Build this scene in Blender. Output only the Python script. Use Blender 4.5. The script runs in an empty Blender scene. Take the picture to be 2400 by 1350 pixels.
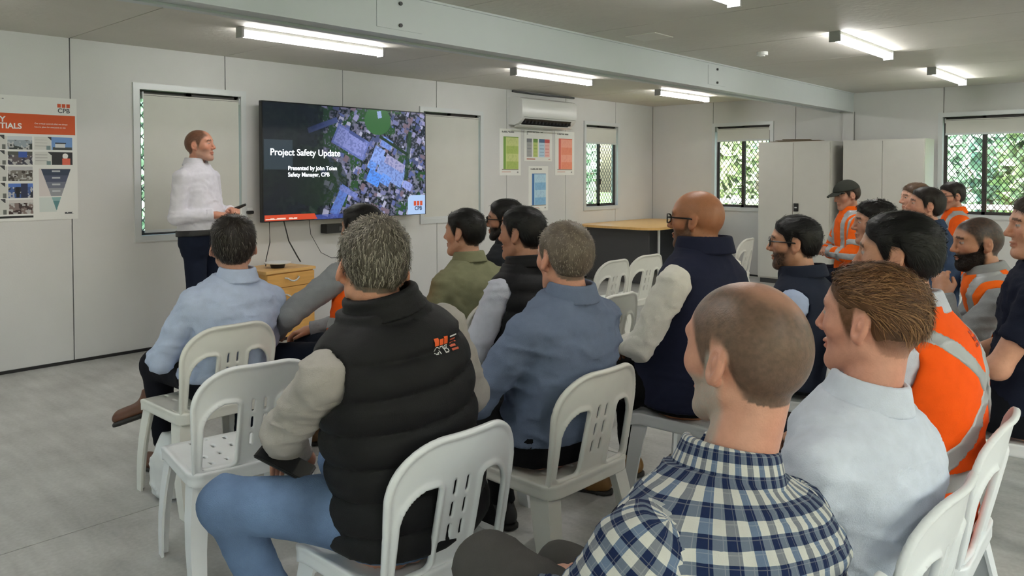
import bpy, bmesh, math, random
import numpy as np
from mathutils import Matrix, Vector

random.seed(7)
rng = np.random.default_rng(11)
scene = bpy.context.scene
COL = scene.collection

# ------------------------------------------------------------------ camera
CAM_H = 1.41
CAM_YAW = math.radians(42.2)        # view direction, from +X towards +Y
CAM_PITCH = math.radians(1.6)       # looking slightly down
cam_data = bpy.data.cameras.new('camera')
cam_data.sensor_width = 36.0
cam_data.lens = 1822.0 / 2400.0 * 36.0
cam_data.shift_y = (456.0 - 675.0) / 2400.0
cam_data.clip_start = 0.05
cam = bpy.data.objects.new('camera', cam_data)
cam.location = (0, 0, CAM_H)
cam.rotation_euler = (math.pi / 2 - CAM_PITCH, 0, CAM_YAW - math.pi / 2)
COL.objects.link(cam)
scene.camera = cam

# ------------------------------------------------------------------ world, sun, exposure
world = bpy.data.worlds.new('world')
scene.world = world
world.use_nodes = True
wn = world.node_tree
bgn = wn.nodes['Background']
sky = wn.nodes.new('ShaderNodeTexSky')
sky.sky_type = 'NISHITA'
sky.sun_disc = False
sky.sun_elevation = math.radians(48)
sky.sun_rotation = math.radians(200)
sky.air_density = 1.6
sky.dust_density = 4.0
wn.links.new(sky.outputs[0], bgn.inputs[0])
bgn.inputs[1].default_value = 1.25
sun_data = bpy.data.lights.new('sun', 'SUN')
sun_data.energy = 13.0
sun_data.angle = math.radians(12)
sun_data.color = (1.0, 0.95, 0.88)
sun = bpy.data.objects.new('sun', sun_data)
sun.rotation_euler = (math.radians(42), 0, math.radians(-60))
COL.objects.link(sun)
TUBE_STRENGTH = 26.0
scene.view_settings.view_transform = 'Standard'
scene.view_settings.look = 'None'
scene.view_settings.gamma = 1.0
scene.view_settings.use_curve_mapping = False
scene.view_settings.exposure = 0.30
try:
    scene.cycles.use_denoising = True
    scene.cycles.max_bounces = 7
    scene.cycles.diffuse_bounces = 3
    scene.cycles.adaptive_threshold = 0.02
    scene.cycles.sample_clamp_indirect = 6.0
except Exception:
    pass

# room extents
YW, XB, YR, XN, HC = 6.27, 10.05, -2.4, -2.0, 2.40

# ------------------------------------------------------------------ materials
def srgb(c):
    """sRGB 0-255 triple to linear"""
    out = []
    for v in c:
        v = v / 255.0
        out.append(v / 12.92 if v <= 0.04045 else ((v + 0.055) / 1.055) ** 2.4)
    return tuple(out)

MATS = {}
def mat(name, col, rough=0.6, metal=0.0, spec=0.5, var=0.0, vscale=8.0, bump=0.0, bscale=200.0,
        bstretch=None, emit=0.0, alpha=1.0, trans=0.0, sheen=0.0, attr=None, coat=0.0, vstretch=None):
    if name in MATS:
        return MATS[name]
    m = bpy.data.materials.new(name)
    m.use_nodes = True
    nt = m.node_tree
    b = nt.nodes['Principled BSDF']
    b.inputs['Base Color'].default_value = (*col, 1)
    b.inputs['Roughness'].default_value = rough
    b.inputs['Metallic'].default_value = metal
    b.inputs['Specular IOR Level'].default_value = spec
    if sheen:
        b.inputs['Sheen Weight'].default_value = sheen
        b.inputs['Sheen Roughness'].default_value = 0.6
    if coat:
        b.inputs['Coat Weight'].default_value = coat
    if trans:
        b.inputs['Transmission Weight'].default_value = trans
    src = None
    if attr:
        a = nt.nodes.new('ShaderNodeAttribute')
        a.attribute_name = attr
        src = a.outputs['Color']
        nt.links.new(src, b.inputs['Base Color'])
    tc = None
    if var or bump:
        tc = nt.nodes.new('ShaderNodeTexCoord')
    if var:
        mp = nt.nodes.new('ShaderNodeMapping')
        if vstretch:
            mp.inputs['Scale'].default_value = vstretch
        nt.links.new(tc.outputs['Object'], mp.inputs['Vector'])
        n = nt.nodes.new('ShaderNodeTexNoise')
        n.inputs['Scale'].default_value = vscale
        n.inputs['Detail'].default_value = 5.0
        nt.links.new(mp.outputs[0], n.inputs['Vector'])
        mr = nt.nodes.new('ShaderNodeMapRange')
        mr.inputs['From Min'].default_value = 0.3
        mr.inputs['From Max'].default_value = 0.7
        mr.inputs['To Min'].default_value = 1 - var
        mr.inputs['To Max'].default_value = 1 + var
        nt.links.new(n.outputs['Fac'], mr.inputs['Value'])
        mx = nt.nodes.new('ShaderNodeVectorMath')
        mx.operation = 'SCALE'
        if src is not None:
            nt.links.new(src, mx.inputs[0])
        else:
            mx.inputs[0].default_value = col
        nt.links.new(mr.outputs[0], mx.inputs['Scale'])
        nt.links.new(mx.outputs[0], b.inputs['Base Color'])
    if bump:
        mp2 = nt.nodes.new('ShaderNodeMapping')
        if bstretch:
            mp2.inputs['Scale'].default_value = bstretch
        nt.links.new(tc.outputs['Object'], mp2.inputs['Vector'])
        n2 = nt.nodes.new('ShaderNodeTexNoise')
        n2.inputs['Scale'].default_value = bscale
        n2.inputs['Detail'].default_value = 4.0
        nt.links.new(mp2.outputs[0], n2.inputs['Vector'])
        bp = nt.nodes.new('ShaderNodeBump')
        bp.inputs['Strength'].default_value = bump
        bp.inputs['Distance'].default_value = 0.01
        nt.links.new(n2.outputs['Fac'], bp.inputs['Height'])
        nt.links.new(bp.outputs[0], b.inputs['Normal'])
    if emit:
        b.inputs['Emission Strength'].default_value = emit
        if src is not None:
            nt.links.new(src, b.inputs['Emission Color'])
        else:
            b.inputs['Emission Color'].default_value = (*col, 1)
    MATS[name] = m
    return m

# ------------------------------------------------------------------ object helpers
def link(o, parent=None):
    COL.objects.link(o)
    if parent is not None:
        o.parent = parent
    return o

def tag(o, label=None, cat=None, group=None, kind=None):
    if label: o['label'] = label
    if cat: o['category'] = cat
    if group: o['group'] = group
    if kind: o['kind'] = kind
    return o

def empty(name, loc=(0, 0, 0), rz=0.0, label=None, cat=None, group=None):
    o = bpy.data.objects.new(name, None)
    o.empty_display_size = 0.1
    o.location = loc
    o.rotation_euler = (0, 0, rz)
    link(o)
    return tag(o, label, cat, group)

class MB:
    """collects boxes, prisms, tubes into one mesh"""
    def __init__(self):
        self.v = []; self.f = []
    def add(self, verts, faces):
        o = len(self.v)
        self.v += [tuple(map(float, p)) for p in verts]
        self.f += [tuple(i + o for i in q) for q in faces]
        return self
    def box(self, x0, x1, y0, y1, z0, z1):
        v = [(x, y, z) for z in (z0, z1) for y in (y0, y1) for x in (x0, x1)]
        return self.add(v, [(0, 2, 3, 1), (4, 5, 7, 6), (0, 1, 5, 4), (2, 6, 7, 3), (0, 4, 6, 2), (1, 3, 7, 5)])
    def loft(self, rings, cap=True):
        n = len(rings[0]); v = [p for r in rings for p in r]; f = []
        for k in range(len(rings) - 1):
            for i in range(n):
                j = (i + 1) % n
                f.append((k * n + i, k * n + j, (k + 1) * n + j, (k + 1) * n + i))
        if cap:
            f.append(tuple(range(n - 1, -1, -1)))
            f.append(tuple(range((len(rings) - 1) * n, len(rings) * n)))
        return self.add(v, f)
    def tube(self, pts, r, n=8):
        pts = [Vector(p) for p in pts]
        rings = []
        up = Vector((0.13, 0.31, 0.94)).normalized()
        for i, p in enumerate(pts):
            d = (pts[min(i + 1, len(pts) - 1)] - pts[max(i - 1, 0)]).normalized()
            u = d.cross(up)
            if u.length < 1e-3: u = d.cross(Vector((1, 0, 0)))
            u.normalize(); w = d.cross(u)
            rr = r[i] if isinstance(r, (list, tuple)) else r
            rings.append([p + u * (rr * math.cos(2 * math.pi * k / n)) + w * (rr * math.sin(2 * math.pi * k / n)) for k in range(n)])
        return self.loft(rings)
    def cyl(self, c, r, h, n=24, axis='z', r2=None):
        r2 = r if r2 is None else r2
        d = {'x': Vector((1, 0, 0)), 'y': Vector((0, 1, 0)), 'z': Vector((0, 0, 1))}[axis]
        c = Vector(c)
        return self.tube([c, c + d * h], [r, r2], n)
    def build(self, name, m, parent=None, smooth=False, bevel=0.0, loc=None):
        me = bpy.data.meshes.new(name)
        me.from_pydata(self.v, [], self.f)
        me.materials.append(m)
        bm = bmesh.new(); bm.from_mesh(me)
        bmesh.ops.recalc_face_normals(bm, faces=bm.faces)
        if bevel:
            bmesh.ops.bevel(bm, geom=[e for e in bm.edges], offset=bevel, segments=2, affect='EDGES', clamp_overlap=True)
        bm.to_mesh(me); bm.free()
        if smooth:
            me.polygons.foreach_set('use_smooth', [True] * len(me.polygons))
            try: me.set_sharp_from_angle(angle=math.radians(40))
            except Exception: pass
        o = bpy.data.objects.new(name, me)
        if loc is not None: o.location = loc
        return link(o, parent)

def B(x0, x1, y0, y1, z0, z1):
    return MB().box(x0, x1, y0, y1, z0, z1)

def copy_tree(o, parent=None):
    c = o.copy(); COL.objects.link(c); c.parent = parent
    for ch in list(o.children):
        copy_tree(ch, c)
    return c

def npmesh(name, V, F, m, parent=None, smooth=True, attrs=None):
    """fast mesh from numpy arrays (quads)"""
    me = bpy.data.meshes.new(name)
    n, k = F.shape
    me.vertices.add(len(V)); me.vertices.foreach_set('co', np.ascontiguousarray(V, dtype=np.float32).ravel())
    me.loops.add(n * k); me.loops.foreach_set('vertex_index', np.ascontiguousarray(F, dtype=np.int32).ravel())
    me.polygons.add(n); me.polygons.foreach_set('loop_start', np.arange(0, n * k, k, dtype=np.int32))
    me.polygons.foreach_set('use_smooth', np.full(n, smooth))
    me.materials.append(m)
    for nm, (typ, dom, data) in (attrs or {}).items():
        a = me.attributes.new(nm, typ, dom)
        a.data.foreach_set('color' if 'COLOR' in typ else 'vector' if typ == 'FLOAT_VECTOR' else 'value',
                           np.ascontiguousarray(data, dtype=np.float32).ravel())
    me.update(calc_edges=True)
    o = bpy.data.objects.new(name, me)
    return link(o, parent)

def colattr(c):
    c = np.asarray(c, dtype=np.float32)
    return ('FLOAT_COLOR', 'POINT', np.concatenate([c, np.ones((len(c), 1), np.float32)], 1))

def print_panel(name, m, parent, origin, du, dv, nu, nv, paint):
    """flat printed sheet: grid of faces, one procedural colour per face. paint(u,v)->(N,3) linear"""
    origin, du, dv = map(np.array, (origin, du, dv))
    U, W = np.meshgrid(np.linspace(0, 1, nu + 1), np.linspace(0, 1, nv + 1), indexing='ij')
    V = origin + U.reshape(-1, 1) * du + W.reshape(-1, 1) * dv
    i, j = np.meshgrid(np.arange(nu), np.arange(nv), indexing='ij')
    i = i.ravel(); j = j.ravel(); s = nv + 1
    F = np.stack([i * s + j, (i + 1) * s + j, (i + 1) * s + j + 1, i * s + j + 1], 1)
    c = paint((i + .5) / nu, (j + .5) / nv)
    c = np.concatenate([c, np.ones((len(c), 1))], 1)
    return npmesh(name, V, F, m, parent, False, {'Col': ('FLOAT_COLOR', 'FACE', c)})

def text_mesh(name, s, size, m, parent, mtx, align='LEFT', bold=0.0, ext=0.0005, spacing=1.0):
    cu = bpy.data.curves.new(name, 'FONT')
    cu.body = s; cu.size = size; cu.align_x = align; cu.extrude = ext; cu.offset = bold
    cu.space_line = spacing
    tmp = bpy.data.objects.new(name, cu); COL.objects.link(tmp)
    dg = bpy.context.evaluated_depsgraph_get()
    me = bpy.data.meshes.new_from_object(tmp.evaluated_get(dg))
    bpy.data.objects.remove(tmp); bpy.data.curves.remove(cu)
    me.transform(mtx)
    me.materials.clear(); me.materials.append(m)
    o = bpy.data.objects.new(name, me)
    return link(o, parent)

# ------------------------------------------------------------------ numpy noise, sdf toolkit, surface nets
LAT = rng.random((32, 32, 32)).astype(np.float32)
def vnoise(P, freq, seed=0.0):
    Q = np.asarray(P, np.float32) * np.asarray(freq, np.float32) + np.float32(seed * 17.37 + 500)
    I = np.floor(Q).astype(np.int32); f = Q - I; f = f * f * (3 - 2 * f)
    I0 = I & 31; I1 = (I + 1) & 31
    x0, y0, z0 = I0.T; x1, y1, z1 = I1.T; fx, fy, fz = f.T
    a = LAT[x0, y0, z0] * (1 - fx) + LAT[x1, y0, z0] * fx
    b = LAT[x0, y1, z0] * (1 - fx) + LAT[x1, y1, z0] * fx
    c = LAT[x0, y0, z1] * (1 - fx) + LAT[x1, y0, z1] * fx
    d = LAT[x0, y1, z1] * (1 - fx) + LAT[x1, y1, z1] * fx
    return (a * (1 - fy) + b * fy) * (1 - fz) + (c * (1 - fy) + d * fy) * fz   # 0..1

def A(*v): return np.array(v, dtype=np.float32)
def nrm(v): v = np.asarray(v, np.float32); return v / np.linalg.norm(v)
def length(Q): return np.sqrt(np.einsum('ij,ij->i', Q, Q))
def segt(P, a, b):
    ab = b - a; return np.clip(((P - a) @ ab) / (ab @ ab), 0, 1)
def capd(P, a, b, r1, r2):
    ab = b - a; t = np.clip(((P - a) @ ab) / (ab @ ab), 0, 1)
    return length(P - a - t[:, None] * ab) - (r1 + (r2 - r1) * t)
def ell(P, c, r, R=None):
    q = P - A(*c)
    if R is not None: q = q @ R
    r = A(*r); k0 = length(q / r); k1 = length(q / (r * r)) + 1e-6
    return k0 * (k0 - 1) / k1
def smin(a, b, k):
    h = np.clip(.5 + .5 * (b - a) / k, 0, 1); return b + (a - b) * h - k * h * (1 - h)
def smax(a, b, k): return -smin(-a, -b, k)
def sstep(a, b, x):
    t = np.clip((x - a) / (b - a), 0, 1); return t * t * (3 - 2 * t)
def rotm(ax, deg):
    return np.array(Matrix.Rotation(math.radians(deg), 3, ax), dtype=np.float32)

def mesh_sdf(f, lo, hi, h, newton=2):
    lo = np.asarray(lo, np.float32); hi = np.asarray(hi, np.float32)
    nb = np.maximum(np.ceil((hi - lo) / h / 4).astype(int), 1)
    n = nb * 4 + 1
    ax = [lo[k] + h * np.arange(n[k], dtype=np.float32) for k in range(3)]
    C = np.stack(np.meshgrid(*[a[::4] for a in ax], indexing='ij'), -1)
    cd = f(C.reshape(-1, 3)).reshape(C.shape[:3])
    near = np.abs(cd) < 7.0 * h
    bm_ = np.zeros(nb, bool); neg = np.zeros(nb, bool); pos = np.zeros(nb, bool)
    for dx in (0, 1):
        for dy in (0, 1):
            for dz in (0, 1):
                s = (slice(dx, dx + nb[0]), slice(dy, dy + nb[1]), slice(dz, dz + nb[2]))
                bm_ |= near[s]; neg |= cd[s] < 0; pos |= cd[s] >= 0
    bm_ |= neg & pos
    vals = np.empty(n, np.float32)
    idx = [np.minimum((np.arange(n[k]) + 2) // 4, nb[k]) for k in range(3)]
    vals[:] = cd[np.ix_(*idx)]
    big = bm_.repeat(4, 0).repeat(4, 1).repeat(4, 2)
    pm = np.zeros(n, bool)
    for dx in (0, 1):
        for dy in (0, 1):
            for dz in (0, 1):
                pm[dx:dx + n[0] - 1, dy:dy + n[1] - 1, dz:dz + n[2] - 1] |= big
    I = np.argwhere(pm)
    P = np.stack([ax[k][I[:, k]] for k in range(3)], 1)
    vals[pm] = f(P)
    vals[0] = vals[-1] = 1; vals[:, 0] = vals[:, -1] = 1; vals[:, :, 0] = vals[:, :, -1] = 1
    ins = vals < 0
    m = n - 1
    cnt = np.zeros(m, np.int8)
    for dx in (0, 1):
        for dy in (0, 1):
            for dz in (0, 1):
                cnt += ins[dx:dx + m[0], dy:dy + m[1], dz:dz + m[2]]
    act = (cnt > 0) & (cnt < 8)
    cells = np.argwhere(act)
    if len(cells) == 0:
        return np.zeros((0, 3), np.float32), np.zeros((0, 4), np.int32)
    vid = np.full(m, -1, np.int32); vid[act] = np.arange(len(cells))
    acc = np.zeros((len(cells), 3), np.float32); num = np.zeros(len(cells), np.float32)
    for a in range(3):
        o1, o2 = [k for k in range(3) if k != a]
        for i in (0, 1):
            for j in (0, 1):
                c0 = cells.copy(); c0[:, o1] += i; c0[:, o2] += j
                c1 = c0.copy(); c1[:, a] += 1
                v0 = vals[c0[:, 0], c0[:, 1], c0[:, 2]]; v1 = vals[c1[:, 0], c1[:, 1], c1[:, 2]]
                x = (v0 < 0) != (v1 < 0)
                t = np.where(x, v0 / np.where(x, v0 - v1, 1), 0)
                p = c0.astype(np.float32); p[:, a] += t
                acc[x] += p[x]; num[x] += 1
    V = lo + h * acc / num[:, None]
    quads = []
    for a in range(3):
        o1, o2 = (a + 1) % 3, (a + 2) % 3
        s0 = [slice(1, m[k]) for k in range(3)]; s0[a] = slice(0, m[a])
        s1 = list(s0); s1[a] = slice(1, m[a] + 1)
        e = np.argwhere(ins[tuple(s0)] != ins[tuple(s1)])
        off = np.ones(3, int); off[a] = 0
        e = e + off
        if len(e) == 0: continue
        flip = ins[e[:, 0], e[:, 1], e[:, 2]]
        def cell(i, j):
            c = e.copy(); c[:, o1] -= i; c[:, o2] -= j
            return vid[c[:, 0], c[:, 1], c[:, 2]]
        q = np.stack([cell(1, 1), cell(0, 1), cell(0, 0), cell(1, 0)], 1)
        q[~flip] = q[~flip][:, ::-1]
        quads.append(q)
    F = np.concatenate(quads)
    F = F[(F >= 0).all(1)]
    for _ in range(newton):
        e = np.float32(h * 0.35)
        d = f(V)
        g = np.stack([f(V + A(*[e if k == a else 0 for k in range(3)])) - d for a in range(3)], 1) / e
        st = -(d / np.maximum((g * g).sum(1), .25))[:, None] * g
        L = length(st); lim = np.minimum(1, .6 * h / np.maximum(L, 1e-9))
        V = V + st * lim[:, None]
    return V, F

def merge(parts):
    V = []; F = []; o = 0
    for v, f in parts:
        V.append(v); F.append(f + o); o += len(v)
    return np.concatenate(V), np.concatenate(F)
# ================================================================== the room
M_WALL = mat('wall_panel_paint', (0.645, 0.64, 0.635), 0.5, var=0.025, vscale=3.0, bump=0.06, bscale=90)
M_JOINT = mat('joint_grey', (0.22, 0.22, 0.22), 0.8)
M_CEIL = mat('ceiling_paint', (0.66, 0.635, 0.575), 0.62, var=0.03, vscale=2.5, bump=0.35, bscale=22)
M_CJOINT = mat('ceiling_joint_white', (0.74, 0.72, 0.66), 0.6)
M_BEAM = mat('beam_paint', (0.60, 0.63, 0.65), 0.45, var=0.03, vscale=2.0)
M_FRAME = mat('aluminium_frame', (0.64, 0.66, 0.67), 0.4, metal=0.15)
M_BRONZE = mat('bronze_frame', (0.035, 0.028, 0.028), 0.45)
M_BLIND = mat('blind_fabric', (0.64, 0.635, 0.59), 0.85, var=0.02, vscale=5, bump=0.1, bscale=400)
M_BLACK = mat('black_plastic', (0.012, 0.012, 0.013), 0.45)
M_DKGREY = mat('dark_grey', (0.06, 0.06, 0.065), 0.5)
M_WHITE = mat('white_plastic', (0.80, 0.80, 0.79), 0.35)
M_GLASS = bpy.data.materials.new('window_glass'); M_GLASS.use_nodes = True
_nt = M_GLASS.node_tree; _nt.nodes.remove(_nt.nodes['Principled BSDF'])
_t = _nt.nodes.new('ShaderNodeBsdfTransparent'); _t.inputs[0].default_value = (0.93, 0.97, 0.96, 1)
_g = _nt.nodes.new('ShaderNodeBsdfGlossy'); _g.inputs['Roughness'].default_value = 0.03
_mx = _nt.nodes.new('ShaderNodeMixShader'); _mx.inputs[0].default_value = 0.06
_nt.links.new(_t.outputs[0], _mx.inputs[1]); _nt.links.new(_g.outputs[0], _mx.inputs[2])
_nt.links.new(_mx.outputs[0], _nt.nodes['Material Output'].inputs[0])

def rect_minus(r, holes):
    """split rectangle (x0,x1,z0,z1) around holes"""
    x0, x1, z0, z1 = r
    hs = [h for h in holes if h[0] < x1 and h[1] > x0 and h[2] < z1 and h[3] > z0]
    if not hs: return [r]
    xs = sorted({x0, x1, *[min(max(v, x0), x1) for h in hs for v in h[:2]]})
    out = []
    for a, b in zip(xs, xs[1:]):
        c = [h for h in hs if h[0] < b - 1e-6 and h[1] > a + 1e-6]
        zs = z0
        for h in sorted(c, key=lambda h: h[2]):
            if h[2] > zs + 1e-6: out.append((a, b, zs, h[2]))
            zs = max(zs, h[3])
        if zs < z1 - 1e-6: out.append((a, b, zs, z1))
    return out

def wall(name, loc, rz, L, seams, holes):
    mb = MB()
    for a, b, c, d in rect_minus((-0.1, L + 0.1, 0, HC + 0.08), holes):
        mb.box(a, b, 0.025, 0.10, c, d)
    o = mb.build(name, M_JOINT); o.location = loc; o.rotation_euler = (0, 0, rz)
    tag(o, kind='structure')
    g = 0.004
    ss = [0] + sorted(seams) + [L]
    for a, b in zip(ss, ss[1:]):
        mb = MB()
        for r in rect_minus((a + g, b - g, 0.0, HC), holes):
            mb.box(r[0], r[1], 0.0, 0.03, r[2], r[3])
        mb.build('wall_panel', M_WALL, o)
    return o

# windows: (x0,x1,z0,z1) in each wall's own coordinates (left to right seen from inside)
HL = [(2.56 - XN, 3.42 - XN, .91, 2.07), (5.50 - XN, 6.37 - XN, .91, 2.07), (8.38 - XN, 9.13 - XN, .95, 2.06)]
HB = [(YW - 5.25, YW - 4.44, .93, 2.06), (YW - 2.37, YW - 1.53, .93, 2.06), (YW + .6, YW + 1.5, .93, 2.06)]
HR = [(1.2 + 2.9 * k, 2.6 + 2.9 * k, .80, 2.07) for k in range(4)]
HN = [(1.0, 2.4, .8, 2.07), (5.4, 6.8, .8, 2.07)]
wall('wall_left', (XN, YW, 0), 0, XB - XN, [v - XN for v in (-.33, .87, 2.07, 3.28, 4.48, 5.70, 6.82, 7.95, 9.08)], HL)
wall('wall_back', (XB, YW, 0), -math.pi / 2, YW - YR, [YW - v for v in (5.28, 4.10, 2.36, 1.16, 0, -1.2)], HB)
wall('wall_right', (XB, YR, 0), math.pi, XB - XN, [1.2 * k for k in range(1, 10)], HR)
wall('wall_near', (XN, YR, 0), math.pi / 2, YW - YR, [1.2 * k for k in range(1, 7)], HN)

# floor: two vinyl sheets meeting under the beam, on a slab
M_FLOOR = bpy.data.materials.new('floor_vinyl'); M_FLOOR.use_nodes = True
def _floor():
    nt = M_FLOOR.node_tree; b = nt.nodes['Principled BSDF']
    tc = nt.nodes.new('ShaderNodeTexCoord')
    def noise(scale, stretch, detail=6):
        mp = nt.nodes.new('ShaderNodeMapping'); mp.inputs['Scale'].default_value = stretch
        mp.inputs['Rotation'].default_value = (0, 0, math.radians(8))
        nt.links.new(tc.outputs['Object'], mp.inputs[0])
        n = nt.nodes.new('ShaderNodeTexNoise'); n.inputs['Scale'].default_value = scale; n.inputs['Detail'].default_value = detail
        nt.links.new(mp.outputs[0], n.inputs['Vector']); return n.outputs['Fac']
    a = noise(2.2, (1, 1, 1)); c = noise(16, (1, .16, 1)); d = noise(60, (1, 1, 1))
    def mul(x, y, op='MULTIPLY'):
        m = nt.nodes.new('ShaderNodeMath'); m.operation = op
        for i, s in enumerate((x, y)):
            if isinstance(s, float): m.inputs[i].default_value = s
            else: nt.links.new(s, m.inputs[i])
        return m.outputs[0]
    s = mul(mul(a, 0.5), mul(mul(c, 0.32), mul(d, 0.22), 'ADD'), 'ADD')
    r = nt.nodes.new('ShaderNodeValToRGB')
    r.color_ramp.elements[0].position = .36; r.color_ramp.elements[0].color = (0.33, 0.325, 0.31, 1)
    r.color_ramp.elements[1].position = .66; r.color_ramp.elements[1].color = (0.58, 0.575, 0.55, 1)
    nt.links.new(s, r.inputs[0]); nt.links.new(r.outputs[0], b.inputs['Base Color'])
    b.inputs['Roughness'].default_value = 0.42
    bp = nt.nodes.new('ShaderNodeBump'); bp.inputs['Strength'].default_value = .08; bp.inputs['Distance'].default_value = .01
    nt.links.new(d, bp.inputs['Height']); nt.links.new(bp.outputs[0], b.inputs['Normal'])
_floor()
fl = B(XN, XB, YR, YW, -0.12, -0.004).build('floor', M_JOINT); tag(fl, kind='structure')
for a, b in ((YR, .303), (.307, 3.297), (3.303, YW)):
    B(XN, XB, a, b, -0.004, 0.0).build('vinyl_sheet', M_FLOOR, fl)

ce = B(XN - .1, XB + .1, YR - .1, YW + .1, HC + .012, HC + .1).build('ceiling', M_CJOINT); tag(ce, kind='structure')
for a, b in ((YR, .42), (.58, 3.42), (3.54, YW)):
    xs = [XN] + [2.07 + 1.2 * k for k in range(-3, 7)] + [XB]
    for p, q in zip(xs, xs[1:]):
        B(p + .004, q - .004, a, b, HC, HC + .014).build('ceiling_panel', M_CEIL, ce)

# steel beams along the module joints: web plate, lower flange, splice bolts
def beam(name, y0, y1):
    o = B(XN, XB, y0, y1, 2.178, HC + .01).build(name, M_BEAM); tag(o, kind='structure')
    B(XN, XB, y0 - .006, y0 + .05, 2.165, 2.178).build('lower_flange', M_BEAM, o)
    B(XN, XB, y1 - .05, y1 + .006, 2.165, 2.178).build('lower_flange', M_BEAM, o)
    B(XN, XB, y0 - .012, y0, HC - .012, HC).build('upper_lip', M_BEAM, o)
    for bx in (-.9, 2.79, 6.47):
        B(bx - .16, bx + .16, y0 - .004, y0, 2.20, 2.37).build('splice_plate', M_BEAM, o)
        for bz in (2.225, 2.345):
            MB().cyl((bx, y0 - .016, bz), .011, .013, 6, 'y').build('bolt', M_DKGREY, o)
    return o
beam('trim_1', 3.37, 3.58)
beam('trim_2', .39, .60)
tag(B(XB - .03, XB, 3.36, 3.49, 0, 2.17).build('trim_3', M_WALL), kind='structure')
tag(B(XB - .004, XB, 3.352, 3.358, 0, 2.17).build('trim_4', M_JOINT), kind='structure')
for nm, a in (('shadow_strip_left', (XN, XB, YW - .012, YW, 0, .022)), ('shadow_strip_back', (XB - .012, XB, YR, YW, 0, .022)),  # thin black strips stand in for the shadow gap at the wall base
              ('shadow_strip_right', (XN, XB, YR, YR + .012, 0, .022)), ('shadow_strip_near', (XN, XN + .012, YR, YW, 0, .022))):
    tag(B(*a).build(nm, M_BLACK), kind='structure')

# ------------------------------------------------------------------ windows
wcount = [0]
def window(loc, rz, hole, blind, label=None, gap=(0.03, 0.02)):
    """blind: how far down the roller blind hangs (metres from head), None = no blind"""
    x0, x1, z0, z1 = hole
    wcount[0] += 1
    mb = MB()
    t = .045
    for a in ((x0 - t, x1 + t, -.014, .0, z1, z1 + t), (x0 - t, x1 + t, -.014, .0, z0 - t, z0),
              (x0 - t, x0, -.014, .0, z0, z1), (x1, x1 + t, -.014, .0, z0, z1)):
        mb.box(*a)
    e = .004
    for a in ((x0, x1, -.014, .10, z1 - e, z1 + .001), (x0, x1, -.014, .10, z0 - .001, z0 + e), (x0, x0 + e, -.014, .10, z0, z1), (x1 - e, x1, -.014, .10, z0, z1)):
        mb.box(*a)
    o = mb.build('window_%d' % wcount[0], M_FRAME); o.location = loc; o.rotation_euler = (0, 0, rz)
    tag(o, kind='structure')
    xm = (x0 + x1) / 2
    s = .035
    for a, b, yy in ((x0 + e, xm + .022, .062), (xm - .022, x1 - e, .040)):
        sm = MB()
        sm.box(a, b, yy, yy + .02, z0 + e, z0 + e + s); sm.box(a, b, yy, yy + .02, z1 - e - s, z1 - e)
        sm.box(a, a + s, yy, yy + .02, z0 + e, z1 - e); sm.box(b - s, b, yy, yy + .02, z0 + e, z1 - e)
        so = sm.build('sash', M_BRONZE, o)
        B(a + s, b - s, yy + .008, yy + .012, z0 + s, z1 - s).build('pane', M_GLASS, so)
    B(xm - .012, xm + .012, .022, .040, z0 + .30, z0 + .38).build('latch', M_BRONZE, o)
    # diamond security screen outside the glass
    mm = MB(); p = .062; w = .0075; sl = 1.35
    W, H = x1 - x0, z1 - z0
    def clip_line(c, sgn):
        pts = []
        for k in range(2):
            pass
        # z = sgn*sl*(x) + c
        xs = sorted([0, W, *( [(0 - c) / (sgn * sl), (H - c) / (sgn * sl)] )])
        a, b = xs[1], xs[2]
        za, zb = sgn * sl * a + c, sgn * sl * b + c
        if -1e-6 <= min(za, zb) and max(za, zb) <= H + 1e-6 and b - a > 1e-4 and a >= -1e-6 and b <= W + 1e-6:
            return (a, za, b, zb)
    for sgn in (1, -1):
        c = -sl * W if sgn > 0 else 0
        end = H if sgn > 0 else H + sl * W
        c += p * .5
        while c < end:
            r = clip_line(c, sgn)
            if r:
                a, za, b, zb = r
                dv = math.hypot(1, sl) * w / 1
                yy = .090 + (.003 if sgn > 0 else 0)
                v = [(x0 + a, yy, z0 + za - dv / 2), (x0 + b, yy, z0 + zb - dv / 2), (x0 + b, yy, z0 + zb + dv / 2), (x0 + a, yy, z0 + za + dv / 2)]
                v2 = [(q[0], yy + .003, q[2]) for q in v]
                mm.add(v + v2, [(0, 1, 2, 3), (7, 6, 5, 4), (0, 4, 5, 1), (3, 2, 6, 7), (0, 3, 7, 4), (1, 5, 6, 2)])
            c += p * sl
    mm.build('security_mesh', M_DKGREY, o)
    if blind:
        R = Matrix.Rotation(rz, 4, 'Z'); W0 = Vector(loc)
        bl = empty('roller_blind', W0 + R @ Vector((xm, .012, z0)), rz, label, 'blind')
        a, b = x0 + gap[0] - xm, x1 - gap[1] - xm
        ht = z1 - z0
        B(a, b, -.0015, .0015, max(ht - blind, .02), ht - .035).build('fabric', M_BLIND, bl)
        MB().tube([(a, .014, ht - .045), (b, .014, ht - .045)], .016, 12).build('roller', M_DKGREY, bl, True)
        B(a - .008, a, -.008, .03, ht - .075, ht - .02).build('bracket', M_FRAME, bl)
        B(b, b + .008, -.008, .03, ht - .075, ht - .02).build('bracket', M_FRAME, bl)
        B(a, b, -.011, .009, max(ht - blind, .02) - .016, max(ht - blind, .02) + .006).build('bottom_bar', M_FRAME, bl)
    return o
PL = ((XN, YW, 0), 0.0); PB = ((XB, YW, 0), -math.pi / 2); PR = ((XB, YR, 0), math.pi); PN = ((XN, YR, 0), math.pi / 2)
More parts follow.
